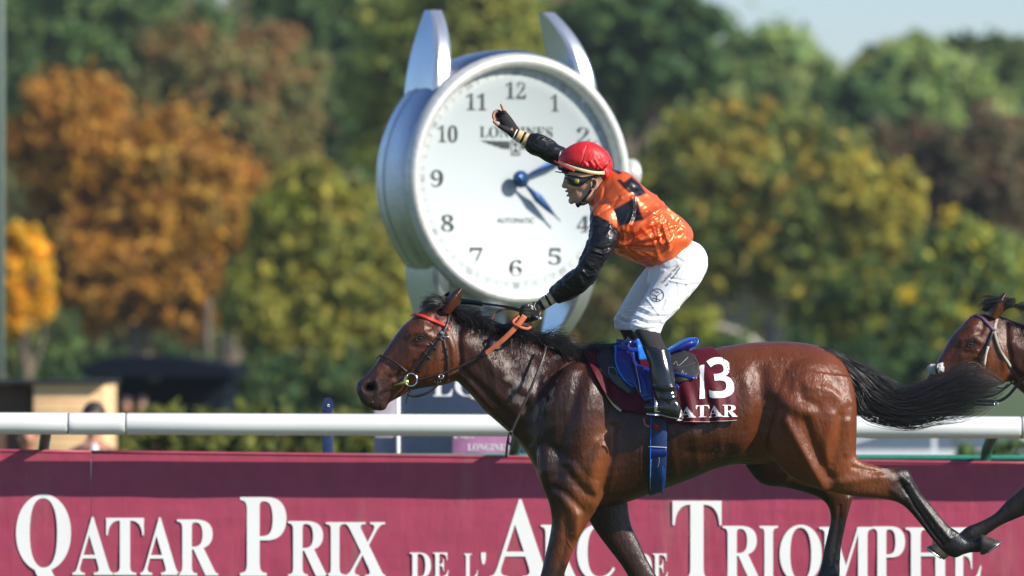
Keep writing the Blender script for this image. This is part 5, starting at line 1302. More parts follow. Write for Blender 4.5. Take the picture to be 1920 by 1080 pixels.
# reins
rein = thing('reins', 'brown leather reins with orange rubber grips running to the rider\'s hand', 'reins', tuple(P(900, 670, -.1)))
rp = curve3([(783, 713, -.088), (800, 709, -.10), (822, 703, -.115), (838, 698, -.12), (870, 684, -.135), (908, 665, -.15)], 6)
add('near_rein', ribbon(rp, 5.0 / 380, .004), BL, rein)
gp = curve3([(906, 666, -.152), (930, 648, -.16), (952, 629, -.165), (972, 608, -.16), (984, 592, -.15)], 6)
add('rein_grip', ribbon(gp, np.linspace(8.5, 11, len(gp)) / 380, .006), M['orange_rubber'], rein)
add('rein_stop', ribbon(curve3([(903, 667, -.156), (908, 664.5, -.156), (912, 662.5, -.156)], 3), 9 / 380, .010), M['black_leather'], rein)
gl = curve3([(984, 600, -.10), (996, 608, -.12), (990, 616, -.15), (975, 613, -.17), (962, 604, -.16), (975, 592, -.13)], 6); add('rein_grip', ribbon(gl, 5 / 380, .005), M['orange_rubber'], rein)
lp = curve3([(918, 618, -.03), (924, 594, -.02), (938, 582, -.02), (956, 579, -.03), (976, 584, -.06)], 6); add('rein_loop', ribbon(lp, 4 / 380, .004), mat('tan_leather', (.16, .07, .04), .5), rein)
fr = rp * np.array([1, -1, 1]); add('far_rein', ribbon(fr, 5.0 / 380, .004), BL, rein)
fg = curve3([(908, 665, .15), (940, 632, .10), (965, 600, .02), (980, 592, -.06)], 6); add('rein_grip', ribbon(fg, 9 / 380, .005), M['orange_rubber'], rein)
for c in ((846, 706), (847, 722)):
    pass
add('martingale_ring', [torus(P(827, 706, -.122), .011, .0026, 20)], M['steel'], rein); add('martingale_ring', [torus(P(818, 716, -.116), .008, .0024, 18)], M['black_leather'], rein)
ns_ = thing('neck_strap', 'loose dark leather neck strap swinging against the leading horse\'s neck', 'strap', tuple(P(985, 740, -.2)))
sp_ = curve3([(1024, 648, -.10), (1019, 668, -.145), (1005, 705, -.185), (988, 745, -.205), (970, 785, -.215), (957, 815, -.22)], 6)
add('strap', ribbon(sp_, 5.2 / 380, .004), BL, ns_)
add('buckle', ribbon(curve3([(956, 808, -.226), (953, 822, -.226), (957, 834, -.226), (961, 822, -.226), (958, 806, -.226)], 4), 3 / 380, .004), M['black_leather'], ns_)
add('strap_end', ribbon(curve3([(954, 818, -.223), (951, 835, -.223), (949, 858, -.22)], 5), 5.0 / 380, .004), BL, ns_)
add('strap', ribbon(sp_ * np.array([1, -1, 1]), 5.2 / 380, .004), BL, ns_)

# ---- bridle on the second horse
b2 = thing('bridle', 'bridle with white fleece noseband and patterned browband on the second horse', 'bridle', tuple(P(1830, 650, 1.3)))
MID = 1.3
def b2s(name, pts, w, m, off=.004, t=.004): return bs(name, pts, w, m, off, t, tr=HT2, dst=b2)
b2s('browband', [(1820, 596), (1830, 592), (1842, 597), (1853, 608), (1864, 620)], 6.5, mat('patterned_browband', (.10, .06, .10), .5, var=(260, .9)))
b2s('headpiece', [(1870, 592), (1867, 606), (1864, 618)], 6, mat('pale_leather', (.34, .28, .25), .6)); b2s('cheekpiece', [(1862, 620), (1852, 645), (1844, 660), (1834, 676)], 6, M['black_leather'], .008)
b2s('strap_end', [(1853, 650), (1849, 665), (1846, 685)], 4.5, M['cream'], .012); b2s('throatlash', [(1864, 622), (1872, 648), (1882, 668), (1896, 690)], 5, M['pale_bark'], .006)
for sg in (-1, 1):
    pass
me = remesh([tube(curve3([(1752, 696, 1.3 - .045), (1758, 691, 1.3 - .066), (1768, 689, 1.3 - .078)], 5), .026, 14), tube(curve3([(1752, 694, 1.3 - .05), (1747, 691, 1.3), (1752, 694, 1.3 + .05)], 5), .024, 14)], .005, 2)
vv = getv(me); nn_ = getn(me); setv(me, vv + nn_ * ((vnoise(vv, .008, 5) - .5) * .010)[:, None]); me.materials.append(mat('fleece', (.45, .45, .44), .95, bump=[(200, .004, (1, 1, 1))])); link('fleece_noseband', me, b2)
add('noseband', ribbon(curve3([(1757, 680, 1.3 - .085), (1756, 692, 1.3 - .100), (1758, 704, 1.3 - .085)], 4), 5 / 380, .004), M['black_leather'], b2)
for pts, w in (([(1830, 752, 1.2), (1850, 752, 1.19), (1872, 752, 1.19), (1890, 742, 1.18), (1905, 725, 1.17), (1925, 702, 1.15)], 6), ([(1840, 746, 1.22), (1862, 742, 1.21), (1885, 728, 1.2), (1900, 715, 1.19)], 3.2), ([(1824, 758, 1.2), (1845, 759, 1.19), (1868, 758, 1.19)], 4.5), ([(1868, 726, 1.2), (1880, 728, 1.2), (1892, 718, 1.2)], 2.6)):
    add('rein', ribbon(curve3(pts, 6), w / 380, .004), M['black_leather'], b2)
add('ring', [torus(P(1868, 757, 1.18), .010, .0022, 18)], M['steel'], b2)

# ================================================================== RIDER
jock = thing('person', 'jockey in orange and black silks and red cap standing in the stirrups, right arm raised', 'person', tuple(P(1215, 600, 0)))
M['rider_skin'] = mat('rider_skin', (.36, .17, .10), .42, attr='col', var=(60, .08), bump=[(150, .0008, (1, 1, 1))])
HEADR = [(1066, 292, 1136, 296, .066, 0), (1060, 305, 1143, 312, .074, 0), (1058, 318, 1144, 326, .076, 0), (1058.5, 328, 1142, 336, .074, 0, 0), (1061, 336, 1138, 344, .070, 0, .05), (1062, 344, 1132, 352, .066, 0, .1), (1063, 352, 1126, 360, .061, 0, .12), (1065, 360, 1119, 368, .056, 0, .15), (1067, 369, 1110, 376, .050, 0, .2), (1070, 376, 1100, 383, .040, 0, .2), (1077, 381, 1092, 386, .024, 0)]
NECKR = [(1096, 348, 1142, 322, .055, 0), (1099, 366, 1146, 340, .056, 0), (1104, 384, 1150, 348, .060, 0), (1112, 400, 1160, 355, .07, 0)]
body = [loft(HEADR, 26, 4, 2.15), loft(NECKR, 22, 3)]
body.append(loft([(1118, 400, 1160, 345, .12, 0), (1135, 440, 1185, 362, .15, 0), (1165, 465, 1225, 388, .155, 0), (1200, 480, 1262, 418, .145, 0), (1228, 492, 1285, 452, .11, 0), (1238, 510, 1296, 484, .11, 0), (1252, 520, 1290, 508, .08, 0)], 24, 3))
def limb(rows): return tube(curve3([(a, b, y) for a, b, y, r in rows], 4), catmull([(r, 0) for a, b, y, r in rows], 4)[:, 0], 14)
body.append(limb([(1140, 408, -.12, .05), (1134, 440, -.18, .047), (1120, 475, -.20, .042), (1098, 508, -.19, .038), (1072, 532, -.15, .036), (1044, 554, -.10, .030), (1018, 571, -.085, .024), (1004, 578, -.08, .028)]))
body.append(limb([(1150, 345, .12, .05), (1115, 330, .18, .047), (1080, 312, .21, .044), (1045, 294, .22, .040), (1015, 273, .22, .035), (990, 262, .22, .028), (966, 250, .22, .022), (958, 240, .22, .024)]))
NLEG = [(1275, 508, -.09, .060), (1256, 542, -.135, .055), (1230, 582, -.19, .048), (1216, 616, -.235, .040), (1228, 660, -.285, .038), (1240, 700, -.315, .042), (1248, 738, -.335, .032), (1256, 764, -.34, .030)]
FLEG = [(1265, 510, .09, .060), (1236, 545, .14, .052), (1200, 580, .19, .046), (1182, 612, .235, .038), (1196, 660, .285, .036), (1212, 700, .315, .042), (1226, 738, .335, .032), (1236, 762, .34, .030)]
body += [limb(NLEG), limb(FLEG)]
for L_ in (NLEG, FLEG):
    ax, ay, yy_, _r = L_[-1]; body.append(limb([(ax + 12, ay + 6, yy_, .022), (ax, ay + 5, yy_, .028), (ax - 25, ay + 2, yy_, .026), (ax - 42, ay + 4, yy_, .014)]))
# nose, brow, lips, chin, cheekbones, ears
body.append(loft([(1058, 331, 1066, 335, .012, 0), (1056.5, 338, 1068, 341, .012, 0), (1054.5, 344, 1068, 346, .014, 0), (1052.8, 349, 1068, 351, .017, 0), (1056, 353, 1068, 354, .014, 0)], 14, 4))
body += [limb([(1064.5, 357.5, -.022, .004), (1061.5, 358.5, 0, .0058), (1064.5, 357.5, .022, .004)]), limb([(1067, 367, -.018, .004), (1064, 366.5, 0, .0062), (1067, 367, .018, .004)])]
def px_ell(px, py, y, rx, ry, rd, rot=0): return ellipsoid(tuple(P(px, py, y)), (rx / 380, rd, ry / 380), 16, 10, Matrix.Rotation(rot, 4, 'Y') if rot else None)
body.append(px_ell(1071.5, 376, 0, 6, 7, .022))
for sg in (-1, 1):
    body += [px_ell(1078, 350, sg * .042, 14, 9, .018), px_ell(1104, 366, sg * .050, 14, 12, .012)]
    ea = [(1109, 336), (1117, 337), (1119, 345), (1114, 353), (1109, 357)]
    body.append(tube(curve3([(x, y, sg * .080) for x, y in ea], 4), .0055, 8)); body.append(px_ell(1112, 346, sg * .074, 6, 10, .006))
# raised hand: palm, pointing finger, curled fingers, thumb
HY = .22
body.append(loft([(961, 257, 972, 243, .017, HY), (953, 250, 966, 233, .019, HY), (944, 240, 958, 222, .021, HY), (937, 228, 950, 212, .021, HY), (936, 220, 946, 208, .016, HY)], 18, 3, 2.3))
FING = {'index': [(945, 213, HY - .018, .0095), (944, 207, HY - .018, .0092), (941.5, 200, HY - .018, .0082), (939.3, 194.5, HY - .018, .0066)],
        'middle': [(941, 214, HY - .002, .0095), (934, 208.5, HY - .004, .0092), (927, 211, HY - .008, .0085), (925, 219, HY - .012, .0078), (928, 225.5, HY - .014, .0066)],
        'ring': [(940, 217, HY + .014, .009), (932.5, 211, HY + .014, .0088), (927.5, 214, HY + .010, .0080), (928, 222, HY + .004, .0072), (933, 226, HY, .0062)],
        'little': [(941, 221, HY + .026, .008), (935, 216, HY + .027, .0078), (932, 221, HY + .022, .007), (935, 228, HY + .014, .006)],
        'thumb': [(955, 246, HY - .022, .0125), (945, 241, HY - .030, .0110), (935, 235.5, HY - .028, .0092), (928, 230, HY - .022, .0082), (925, 226.5, HY - .018, .0068)]}
for f_ in FING.values(): body.append(limb(f_))
# rein hand: closed fist over the reins
RY_ = -.11
body.append(loft([(1012, 568, 1017, 584, .020, RY_), (1002, 568, 1010, 594, .024, RY_), (990, 572, 998, 600, .024, RY_), (982, 578, 988, 600, .018, RY_)], 18, 3, 2.3))
RF = []
for i in range(4):
    x0, y0_ = 992 - i * 1.0, 576 + i * 6.0; d = -.030
    RF.append([(x0 + 4, y0_, RY_ - .018, .0095), (x0 - 8, y0_ - 1, RY_ - .024, .0095), (x0 - 14, y0_ + 4, RY_ - .006, .0088), (x0 - 10, y0_ + 8, RY_ + .014, .0080), (x0 - 2, y0_ + 7, RY_ + .018, .0068)])
RF.append([(1004, 592, RY_ + .016, .0115), (994, 600, RY_ + .010, .0105), (984, 601, RY_ - .002, .0092), (977, 597, RY_ - .012, .0078)])
for f_ in RF: body.append(limb(f_))
bm_ = remesh(body, .0030, 3, .5)
sculpt(bm_, [([(1066, 362), (1072, 363)], 1.6, -7), ([(1061, 354), (1066, 355)], 1.5, -3), ([(1069, 352), (1076, 360), (1078, 366)], 2.2, -3), ([(1056, 351), (1060, 352)], 1.5, -2.5), ([(1075, 333), (1090, 333)], 3, 3), ([(1068, 340), (1078, 341)], 4, -5), ([(1082, 356), (1096, 364)], 5, -4), ([(1111, 341), (1114, 346), (1111, 352)], 2.2, -4), ([(1098, 372), (1120, 362)], 3, 3), ([(1120, 350), (1112, 372)], 3, 3)])
v = getv(bm_); x, y = unproj(v); col = np.tile(np.array([.54, .29, .185]), (len(v), 1))
w = np.exp(-(dpoly(x, y, [(1063, 358), (1066, 367)]) / 3.0) ** 2) * .35; col = col * (1 - w[:, None]) + np.array([.33, .09, .07]) * w[:, None]
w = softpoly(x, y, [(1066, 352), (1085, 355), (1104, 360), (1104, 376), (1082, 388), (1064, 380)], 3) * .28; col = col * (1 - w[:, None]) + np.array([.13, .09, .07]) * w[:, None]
w = np.exp(-(((x - 1066) / 3.2) ** 2 + ((y - 362.5) / 1.6) ** 2)) * .9; col = col * (1 - w[:, None]) + np.array([.05, .015, .012]) * w[:, None]
w = softpoly(x, y, [(1100, 316), (1150, 316), (1146, 340), (1124, 338), (1110, 331)], 3) * .8; col = col * (1 - w[:, None]) + np.array([.02, .014, .01]) * w[:, None]
w = (x < 1000) * (y < 300) * 1.0; col = col * (1 - w[:, None]) + np.array([.42, .21, .14]) * w[:, None]
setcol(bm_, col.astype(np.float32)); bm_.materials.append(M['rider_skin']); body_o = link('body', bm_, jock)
BT = bvh(bm_)
add('teeth', [limb([(1067, 361.5, -.010, .0024), (1065, 361.3, 0, .0026), (1067, 361.5, .010, .0024)])], M['white_numeral'], body_o)

def ridged(p, sc, seed, warp=.5):
    q = p + (np.stack([vnoise(p, sc * 1.6, seed + 1), vnoise(p, sc * 1.6, seed + 2), vnoise(p, sc * 1.6, seed + 3)], -1) - .5) * sc * warp * 3
    return 1 - np.abs(2 * vnoise(q, sc, seed) - 1) * 1.6
def wrinkle(me, layers, mask=None):
    v, n = getv(me), getn(me); h = 0
    for sc, amp, seed, R_, st in layers:   # stretch folds along one direction
        c, s_ = math.cos(R_), math.sin(R_); q = v.copy(); a = v[:, 0] * c + v[:, 2] * s_; b = -v[:, 0] * s_ + v[:, 2] * c
        q[:, 0], q[:, 2] = a / st, b; h = h + amp * ridged(q, sc, seed)
    if mask is not None: h = h * mask(*unproj(v))
    setv(me, v + n * h[:, None])
def satin(name, col, attr=None):
    return mat(name, col, .34 if attr else .33, metal=.38 if attr else 0, spec=.9 if attr else .4, coat=.0, attr=attr, bump=[(9, .003, (1, 1, 1))], var=(15, .06))
M['orange_silk'] = satin('orange_silk', (.72, .12, .02), 'col')
M['black_silk'] = satin('black_silk', (.008, .008, .009))
M['black_knit'] = mat('black_knit', (.010, .010, .011), .8, bump=[(400, .001, (1, 1, 1))])
M['gold_cuff'] = mat('gold_cuff', (.55, .42, .20), .5)
M['white_breeches'] = mat('white_breeches', (.70, .72, .75), .55, sheen=.2, bump=[(300, .0004, (1, 1, 1))], var=(30, .02))
M['boot_leather'] = mat('boot_leather', (.006, .006, .007), .2, coat=.5, bump=[(9, .002, (1, 1, .5))], var=(30, .2))
M['sock'] = mat('ribbed_sock', (.012, .012, .014), .8, bump=[(200, .002, (6, 1, .3))])

# jacket body
JK = [(1144, 322, 1106, 386, .062, 0, 0), (1158, 320, 1108, 400, .105, 0, 0), (1175, 326, 1112, 424, .155, 0, 0), (1193, 340, 1128, 446, .185, 0, 0), (1214, 363, 1149, 463, .195, 0, 0), (1243, 386, 1168, 475, .192, 0, 0),
      (1273, 409, 1190, 486, .185, 0, 0), (1288, 427, 1210, 493, .178, 0, 0), (1293, 442, 1232, 497, .170, 0, 0), (1290, 452, 1255, 493, .150, 0, 0)]
jm = remesh([loft(JK, 40, 5, 2.2), px_ell(1137, 412, -.13, 30, 30, .07), px_ell(1150, 350, .13, 30, 28, .07)], .0042, 4)
def jmask(x, y): return .45 + .9 * softpoly(x, y, [(1165, 400), (1230, 360), (1300, 430), (1290, 500), (1150, 480), (1140, 440)], 14)
wrinkle(jm, [(.055, .0120, 1, math.radians(25), 3.4), (.030, .0022, 5, math.radians(45), 3.2), (.080, .011, 9, math.radians(-50), 1.8)], jmask)
jm = smoothed(jm, 5)
FOLDS = []
_g = random.Random(12)
for k in range(11):     # folds fanning from the armpit to back and hem
    a = math.radians(-62 + k * 12.5 + _g.uniform(-3, 3)); r0, r1 = _g.uniform(14, 40), _g.uniform(70, 130); bend = _g.uniform(-.35, .35)
    p_ = [(1160 + r * math.cos(a + bend * (r / 110) ** 2) * 1.0, 452 + r * math.sin(a + bend * (r / 110) ** 2) * .75) for r in np.linspace(r0, r1, 6)]
    FOLDS.append((p_, _g.uniform(3.5, 6.0), _g.uniform(8, 14))); FOLDS.append(([(x + 4.5 * math.sin(-a), y + 5.5 * math.cos(a)) for x, y in p_], 4.0, -_g.uniform(4, 8)))
for k in range(7):      # short cross folds over the back
    x0, y0_ = _g.uniform(1215, 1268), _g.uniform(392, 440); FOLDS.append(([(x0, y0_), (x0 + _g.uniform(-6, 6), y0_ + 14), (x0 + _g.uniform(2, 12), y0_ + 30), (x0 + _g.uniform(10, 22), y0_ + 22)], 2.4, 5.0))
sculpt(jm, FOLDS)
jm = smoothed(jm, 2)
sculpt(jm, [([(1118, 395), (1135, 380), (1165, 372)], 4, 5), ([(1125, 400), (1150, 385), (1160, 370)], 3, -5), ([(1110, 392), (1125, 375), (1128, 350)], 3, 5), ([(1116, 398), (1131, 378), (1134, 352)], 2.5, -5), ([(1160, 455), (1190, 430), (1240, 405)], 4, 7), ([(1165, 462), (1200, 440), (1245, 418)], 4, -6), ([(1240, 390), (1245, 430), (1255, 460), (1262, 440), (1275, 415)], 3.5, 6), ([(1205, 430), (1225, 450), (1235, 480)], 4, 5), ([(1150, 440), (1175, 470), (1215, 485)], 4, 5), ([(1168, 425), (1172, 450), (1166, 462)], 3, 5), ([(1180, 425), (1186, 445), (1180, 460)], 3, -5), ([(1195, 400), (1215, 395), (1235, 405)], 3.5, 6)])
v = getv(jm); x, y = unproj(v)
ora = np.array([.86, .138, .028]); blk = np.array([.008, .008, .009]); col = np.tile(ora, (len(v), 1))
for pl in ([(1150, 393), (1189, 371), (1193, 372), (1200, 395), (1207, 412), (1185, 417), (1161, 425), (1155, 410)], [(1168, 343), (1184, 331), (1200, 345), (1212, 363), (1191, 371), (1182, 358)], [(1157, 338), (1163, 336), (1172, 345), (1184, 360), (1181, 362), (1168, 351)], [(1140, 300), (1152, 310), (1166, 325), (1160, 327), (1148, 320)], [(1100, 380), (1112, 395), (1116, 430), (1104, 420)]):
    w = softpoly(x, y, pl, .7) * (v[:, 1] < .06); col = col * (1 - w[:, None]) + blk * w[:, None]
setcol(jm, col.astype(np.float32)); jm.materials.append(M['orange_silk']); link('jacket', jm, jock)
def sleeve(rows, wl, name='sleeve', strokes=None):
    me = remesh([loft(rows, 26, 5, 2.1)], .0040, 3); wrinkle(me, wl)
    if strokes: sculpt(me, strokes)
    me.materials.append(M['black_silk']); return link(name, me, jock)
sleeve([(1118, 400, 1150, 410, .03, -.14), (1112, 407, 1156, 424, .058, -.155), (1107, 425, 1160, 437, .064, -.175), (1104, 448, 1156, 452, .064, -.195), (1096, 468, 1149, 466, .062, -.205), (1088, 487, 1137, 487, .058, -.205), (1081, 503, 1122, 508, .056, -.20), (1073, 508, 1113, 527, .056, -.185), (1056, 521, 1096, 545, .052, -.16), (1041, 534, 1074, 559, .046, -.13), (1030, 545, 1046, 567, .036, -.105)],
       [(.045, .006, 21, math.radians(50), 2), (.022, .003, 22, math.radians(-20), 2)], strokes=[([(1112, 470), (1130, 476), (1146, 470)], 2.5, 6), ([(1110, 464), (1130, 469), (1148, 463)], 2.5, -5), ([(1092, 508), (1102, 518), (1112, 515)], 2.5, 6), ([(1096, 500), (1108, 508), (1116, 505)], 2.5, -5), ([(1085, 515), (1092, 530)], 2.5, 4), ([(1135, 415), (1145, 420), (1142, 428)], 2.5, 4), ([(1060, 535), (1072, 548)], 2.5, 4)])
sleeve([(1155, 322, 1140, 362, .05, .15), (1125, 304, 1108, 348, .060, .18), (1090, 290, 1076, 330, .058, .21), (1060, 280, 1047, 312, .054, .22), (1040, 266, 1028, 303, .050, .22), (1024, 257, 1008, 293, .047, .22), (1009, 252, 995, 287, .044, .22), (996, 252, 984, 276, .034, .22)],
       [(.045, .005, 31, math.radians(30), 2), (.022, .0025, 32, math.radians(-20), 2)])
add('shoulder_piping', [tube(curve3([(1054, 280, .19), (1050, 288, .165), (1048, 298, .17)], 4), .004, 6)], M['thread'], jock)
def cuff(a, b, y, m, name, n=3, r=.026):
    return add(name, [loft([(*p, *q, r, y) for p, q in zip(a, b)], 20, 3, 2.1)], m, jock)
cf = lambda t_, A, B: tuple(A[i] + (B[i] - A[i]) * t_ for i in range(2))
U0, U1, L0_, L1_ = (996, 252.5), (969, 240), (984, 275), (959.5, 260)
for t0, t1, m in ((0, .30, 'gold_cuff'), (.32, .44, 'black_silk'), (.46, .78, 'gold_cuff'), (.80, .88, 'black_silk'), (.90, .97, 'white_numeral')):
    cuff([cf(t0, U0, U1), cf((t0 + t1) / 2, U0, U1), cf(t1, U0, U1)], [cf(t0, L0_, L1_), cf((t0 + t1) / 2, L0_, L1_), cf(t1, L0_, L1_)], .22, M[m], 'cuff_band', r=.027)
U0, U1, L0_, L1_ = (1030, 546), (1009, 562), (1042, 568), (1020, 582)
for t0, t1, m in ((0, .30, 'gold_cuff'), (.32, .48, 'black_silk'), (.50, .86, 'gold_cuff'), (.88, 1.0, 'black_silk')):
    cuff([cf(t0, U0, U1), cf((t0 + t1) / 2, U0, U1), cf(t1, U0, U1)], [cf(t0, L0_, L1_), cf((t0 + t1) / 2, L0_, L1_), cf(t1, L0_, L1_)], -.10, M[m], 'cuff_band', r=.031)
# gloves, fingertips bare on the raised hand
gp_ = [loft([(960, 260, 974, 242, .021, HY), (952, 252, 967, 232, .0225, HY), (943, 241.5, 959.5, 221, .024, HY), (936, 229, 951, 210.5, .024, HY), (934.5, 220, 947, 206, .018, HY)], 18, 3, 2.3)]
def gl(f, k): return limb([(a, b, y, r + .0016) for a, b, y, r in f[:k]])
gp_ += [gl(FING['index'], 3 - 1), gl(FING['middle'], 2), gl(FING['ring'], 3), gl(FING['little'], 3), gl(FING['thumb'], 3)]
me = remesh(gp_, .0026, 2); me.materials.append(M['black_knit']); link('glove', me, jock)
gp_ = [loft([(1010, 563, 1019, 583, .030, RY_ + .01), (1006, 565, 1013, 588, .029, RY_), (1000, 566.5, 1009, 597, .028, RY_), (990, 570, 999, 603, .028, RY_), (981, 576, 986, 603, .021, RY_)], 18, 3, 2.3)] + [limb([(a, b, y, r + .0018) for a, b, y, r in f_]) for f_ in RF]
me = remesh(gp_, .0028, 2); me.materials.append(M['black_knit']); go = link('glove', me, jock)
strap('glove_trim', bvh(me), [(1011, 566), (1005, 567), (1002, 574), (1005, 582)], 1.3, M['thread'], go, off=.001, t=.001); strap('glove_trim', bvh(me), [(990, 574), (992, 571), (998, 570)], 1.3, M['thread'], go, off=.001, t=.001)
strap('glove_logo', bvh(me), [(995, 573), (999, 575), (996, 578), (1000, 580)], 2.4, M['thread'], go, off=.001, t=.001)
# breeches
bre = [loft([(1284, 448, 1226, 492, .135, 0), (1305, 455, 1220, 500, .155, 0), (1319, 467, 1216, 512, .165, 0), (1327, 487, 1214, 530, .168, 0), (1322, 512, 1222, 540, .15, 0), (1306, 530, 1235, 545, .12, 0)], 32, 4, 2.3),
       loft([(1325, 482, 1232, 512, .080, -.085), (1325, 500, 1226, 524, .088, -.105), (1318, 521, 1215, 544, .088, -.125), (1303, 542, 1205, 562, .085, -.15), (1285, 563, 1195, 580, .078, -.178), (1265, 585, 1186, 596, .070, -.205), (1250, 600, 1181, 606, .067, -.222), (1241, 614, 1182, 614, .064, -.232), (1236, 626, 1189, 621, .056, -.24)], 30, 4, 2.15),
       loft([(1318, 490, 1214, 499, .080, .085), (1290, 520, 1193, 526, .088, .12), (1262, 550, 1173, 559, .08, .15), (1228, 580, 1157, 588, .07, .19), (1213, 602, 1152, 604, .064, .22), (1200, 618, 1155, 617, .055, .24)], 28, 4, 2.15)]
bm2 = remesh(bre, .0042, 4)
wrinkle(bm2, [(.035, .0030, 41, math.radians(20), 3.5), (.016, .0012, 42, math.radians(35), 3)], lambda x, y: .35 + .9 * (y > 575) + .5 * (x > 1270))
sculpt(bm2, [([(1258, 527), (1285, 532), (1310, 528)], 2.2, 5), ([(1256, 522), (1285, 526), (1312, 521)], 2.0, -4), ([(1284, 534), (1290, 548)], 2.2, -4), ([(1262, 480), (1282, 492), (1318, 492)], 2.5, -3), ([(1190, 590), (1215, 600), (1240, 598)], 2.5, 5), ([(1188, 596), (1215, 607), (1238, 606)], 2.2, -5), ([(1200, 575), (1225, 588), (1250, 588)], 2.5, 4), ([(1195, 583), (1222, 594), (1246, 593)], 2, -4), ([(1184, 608), (1205, 614), (1228, 612)], 2.2, 5), ([(1210, 556), (1225, 575), (1236, 590)], 2.2, 3), ([(1246, 565), (1240, 580), (1250, 590)], 2.2, -3), ([(1235, 497), (1250, 505), (1270, 500)], 3, -3), ([(1160, 590), (1175, 598), (1190, 594)], 2.4, 4), ([(1158, 598), (1175, 606), (1190, 602)], 2, -4), ([(1292, 447), (1300, 475), (1290, 500)], 1.6, -2.5)])
bm2.materials.append(M['white_breeches']); bro = link('breeches', bm2, jock); RT = bvh(bm2)
ink = mat('print_ink', (.02, .022, .03), .6)
def along(p0, p1, h, s_, name='lettering'):
    d = np.array(p1, float) - np.array(p0, float); L_ = np.linalg.norm(d); u = d / L_; nrm_ = np.array([u[1], -u[0]]) * h
    a, b = np.array(p0, float), np.array(p1, float)
    decal(name, s_, [tuple(a + nrm_), tuple(b + nrm_), tuple(b), tuple(a)], RT, ink, bro, .0016, 3)
along((1243, 533), (1273, 500), 5.2, 'Techstar Saint'); along((1251, 538), (1278, 503), 5.0, 'by    ographer')
a = np.linspace(0, 2 * math.pi, 25); strap('logo_ring', RT, [(1232 + 12.5 * math.cos(q), 553.5 + 12 * math.sin(q)) for q in a], 1.1, ink, bro, off=.0016, t=.0008, )
for p in ([(1232, 556), (1237, 551), (1243, 548)], [(1232, 556), (1226, 552), (1221, 549)], [(1232, 556), (1231.5, 561), (1231, 565)], [(1223, 544), (1230, 546), (1236, 549)], [(1224, 559), (1230, 560), (1238, 563)]):
    strap('logo_line', RT, p, 1.1, ink, bro, off=.0016, t=.0008)
# socks and boots
def boot(rows_sock, rows_shaft, foot, sgn):
    me = remesh([loft(rows_sock, 24, 4)], .0045, 3); me.materials.append(M['sock']); link('sock', me, jock)
    me = remesh([loft(rows_shaft, 26, 4, 2.1), loft(foot, 22, 4, 2.4)], .0036, 3)
    sculpt(me, [([(1224, 724), (1245, 728), (1266, 724)], 3, 3), ([(1224, 732), (1245, 737), (1268, 733)], 3, -3), ([(1228, 742), (1250, 748), (1272, 744)], 3, 3), ([(1206, 650), (1228, 655), (1250, 654)], 1.5, 2)])
    me.materials.append(M['boot_leather']); o = link('boot', me, jock)
    add('sole', [loft([(r[0], r[3] - 4, r[2], r[3] + .5, r[4] * .95, r[5]) for r in foot[1:-1]], 20, 3, 2.8)], M['black_pad'], o); return me
bt = boot([(1190, 611, 1234, 618, .052, -.24), (1188, 617, 1238, 627, .054, -.25), (1197, 634, 1245, 643, .054, -.272), (1205, 650, 1251, 656, .052, -.288)], [(1203, 648, 1255, 655, .055, -.290), (1210, 666, 1260, 677, .057, -.306), (1216, 684, 1264, 697, .055, -.320), (1219, 705, 1266, 715, .049, -.331), (1222, 724, 1269, 729, .044, -.338), (1228, 742, 1271, 747, .040, -.34), (1232, 757, 1276, 764, .038, -.34)],
     [(1278, 763, 1274, 782, .020, -.34), (1270, 750, 1270, 787, .034, -.34), (1252, 744, 1252, 784, .039, -.34), (1236, 748, 1236, 779, .041, -.34), (1220, 754, 1220, 775, .037, -.335), (1207, 759, 1208, 770, .022, -.33)], -1)
boot([(1162, 608, 1203, 612, .052, .24), (1160, 615, 1206, 622, .054, .25), (1168, 632, 1214, 640, .054, .272), (1176, 650, 1221, 654, .052, .288)], [(1174, 648, 1222, 653, .055, .288), (1188, 668, 1230, 676, .054, .303), (1198, 690, 1238, 697, .050, .318), (1204, 715, 1244, 720, .042, .330), (1212, 742, 1252, 746, .040, .34), (1216, 757, 1258, 764, .038, .34)],
     [(1260, 763, 1256, 782, .020, .34), (1252, 750, 1252, 787, .034, .34), (1234, 744, 1234, 784, .039, .34), (1218, 748, 1218, 779, .041, .34), (1202, 754, 1202, 775, .037, .335), (1189, 759, 1190, 770, .022, .33)], 1)
# helmet, cap, goggles
hm = remesh([loft([(1054, 300, 1138, 300, .080, 0), (1048, 308, 1140, 314, .086, 0), (1047, 315, 1140, 322, .088, 0), (1052, 320, 1136, 328, .084, 0), (1060, 322, 1128, 331, .078, 0)], 30, 4, 2.1), loft([(1045, 309, 1060, 330, .030, 0), (1044.5, 313, 1060, 328, .05, 0), (1046, 318, 1072, 328, .075, 0)], 20, 4)], .0036, 3)
hm.materials.append(mat('helmet_shell', (.010, .010, .012), .22, coat=.5)); helm = link('helmet', hm, jock)
V = []
for a in np.linspace(-1, 1, 21):
    q = math.cos(a * math.pi / 2); x_ = 1050 - 7 * q + 12 * (1 - q) ; V.append((x_, 322 + 2.5 * (1 - q) + 0 * q, a * .072))
add('peak', ribbon(Pn([q[0] for q in V], [q[1] for q in V], [q[2] for q in V]), .014, .005, [(0, 0, 1)] * 21), mat('peak_gloss', (.01, .01, .012), .15, coat=.6), jock)
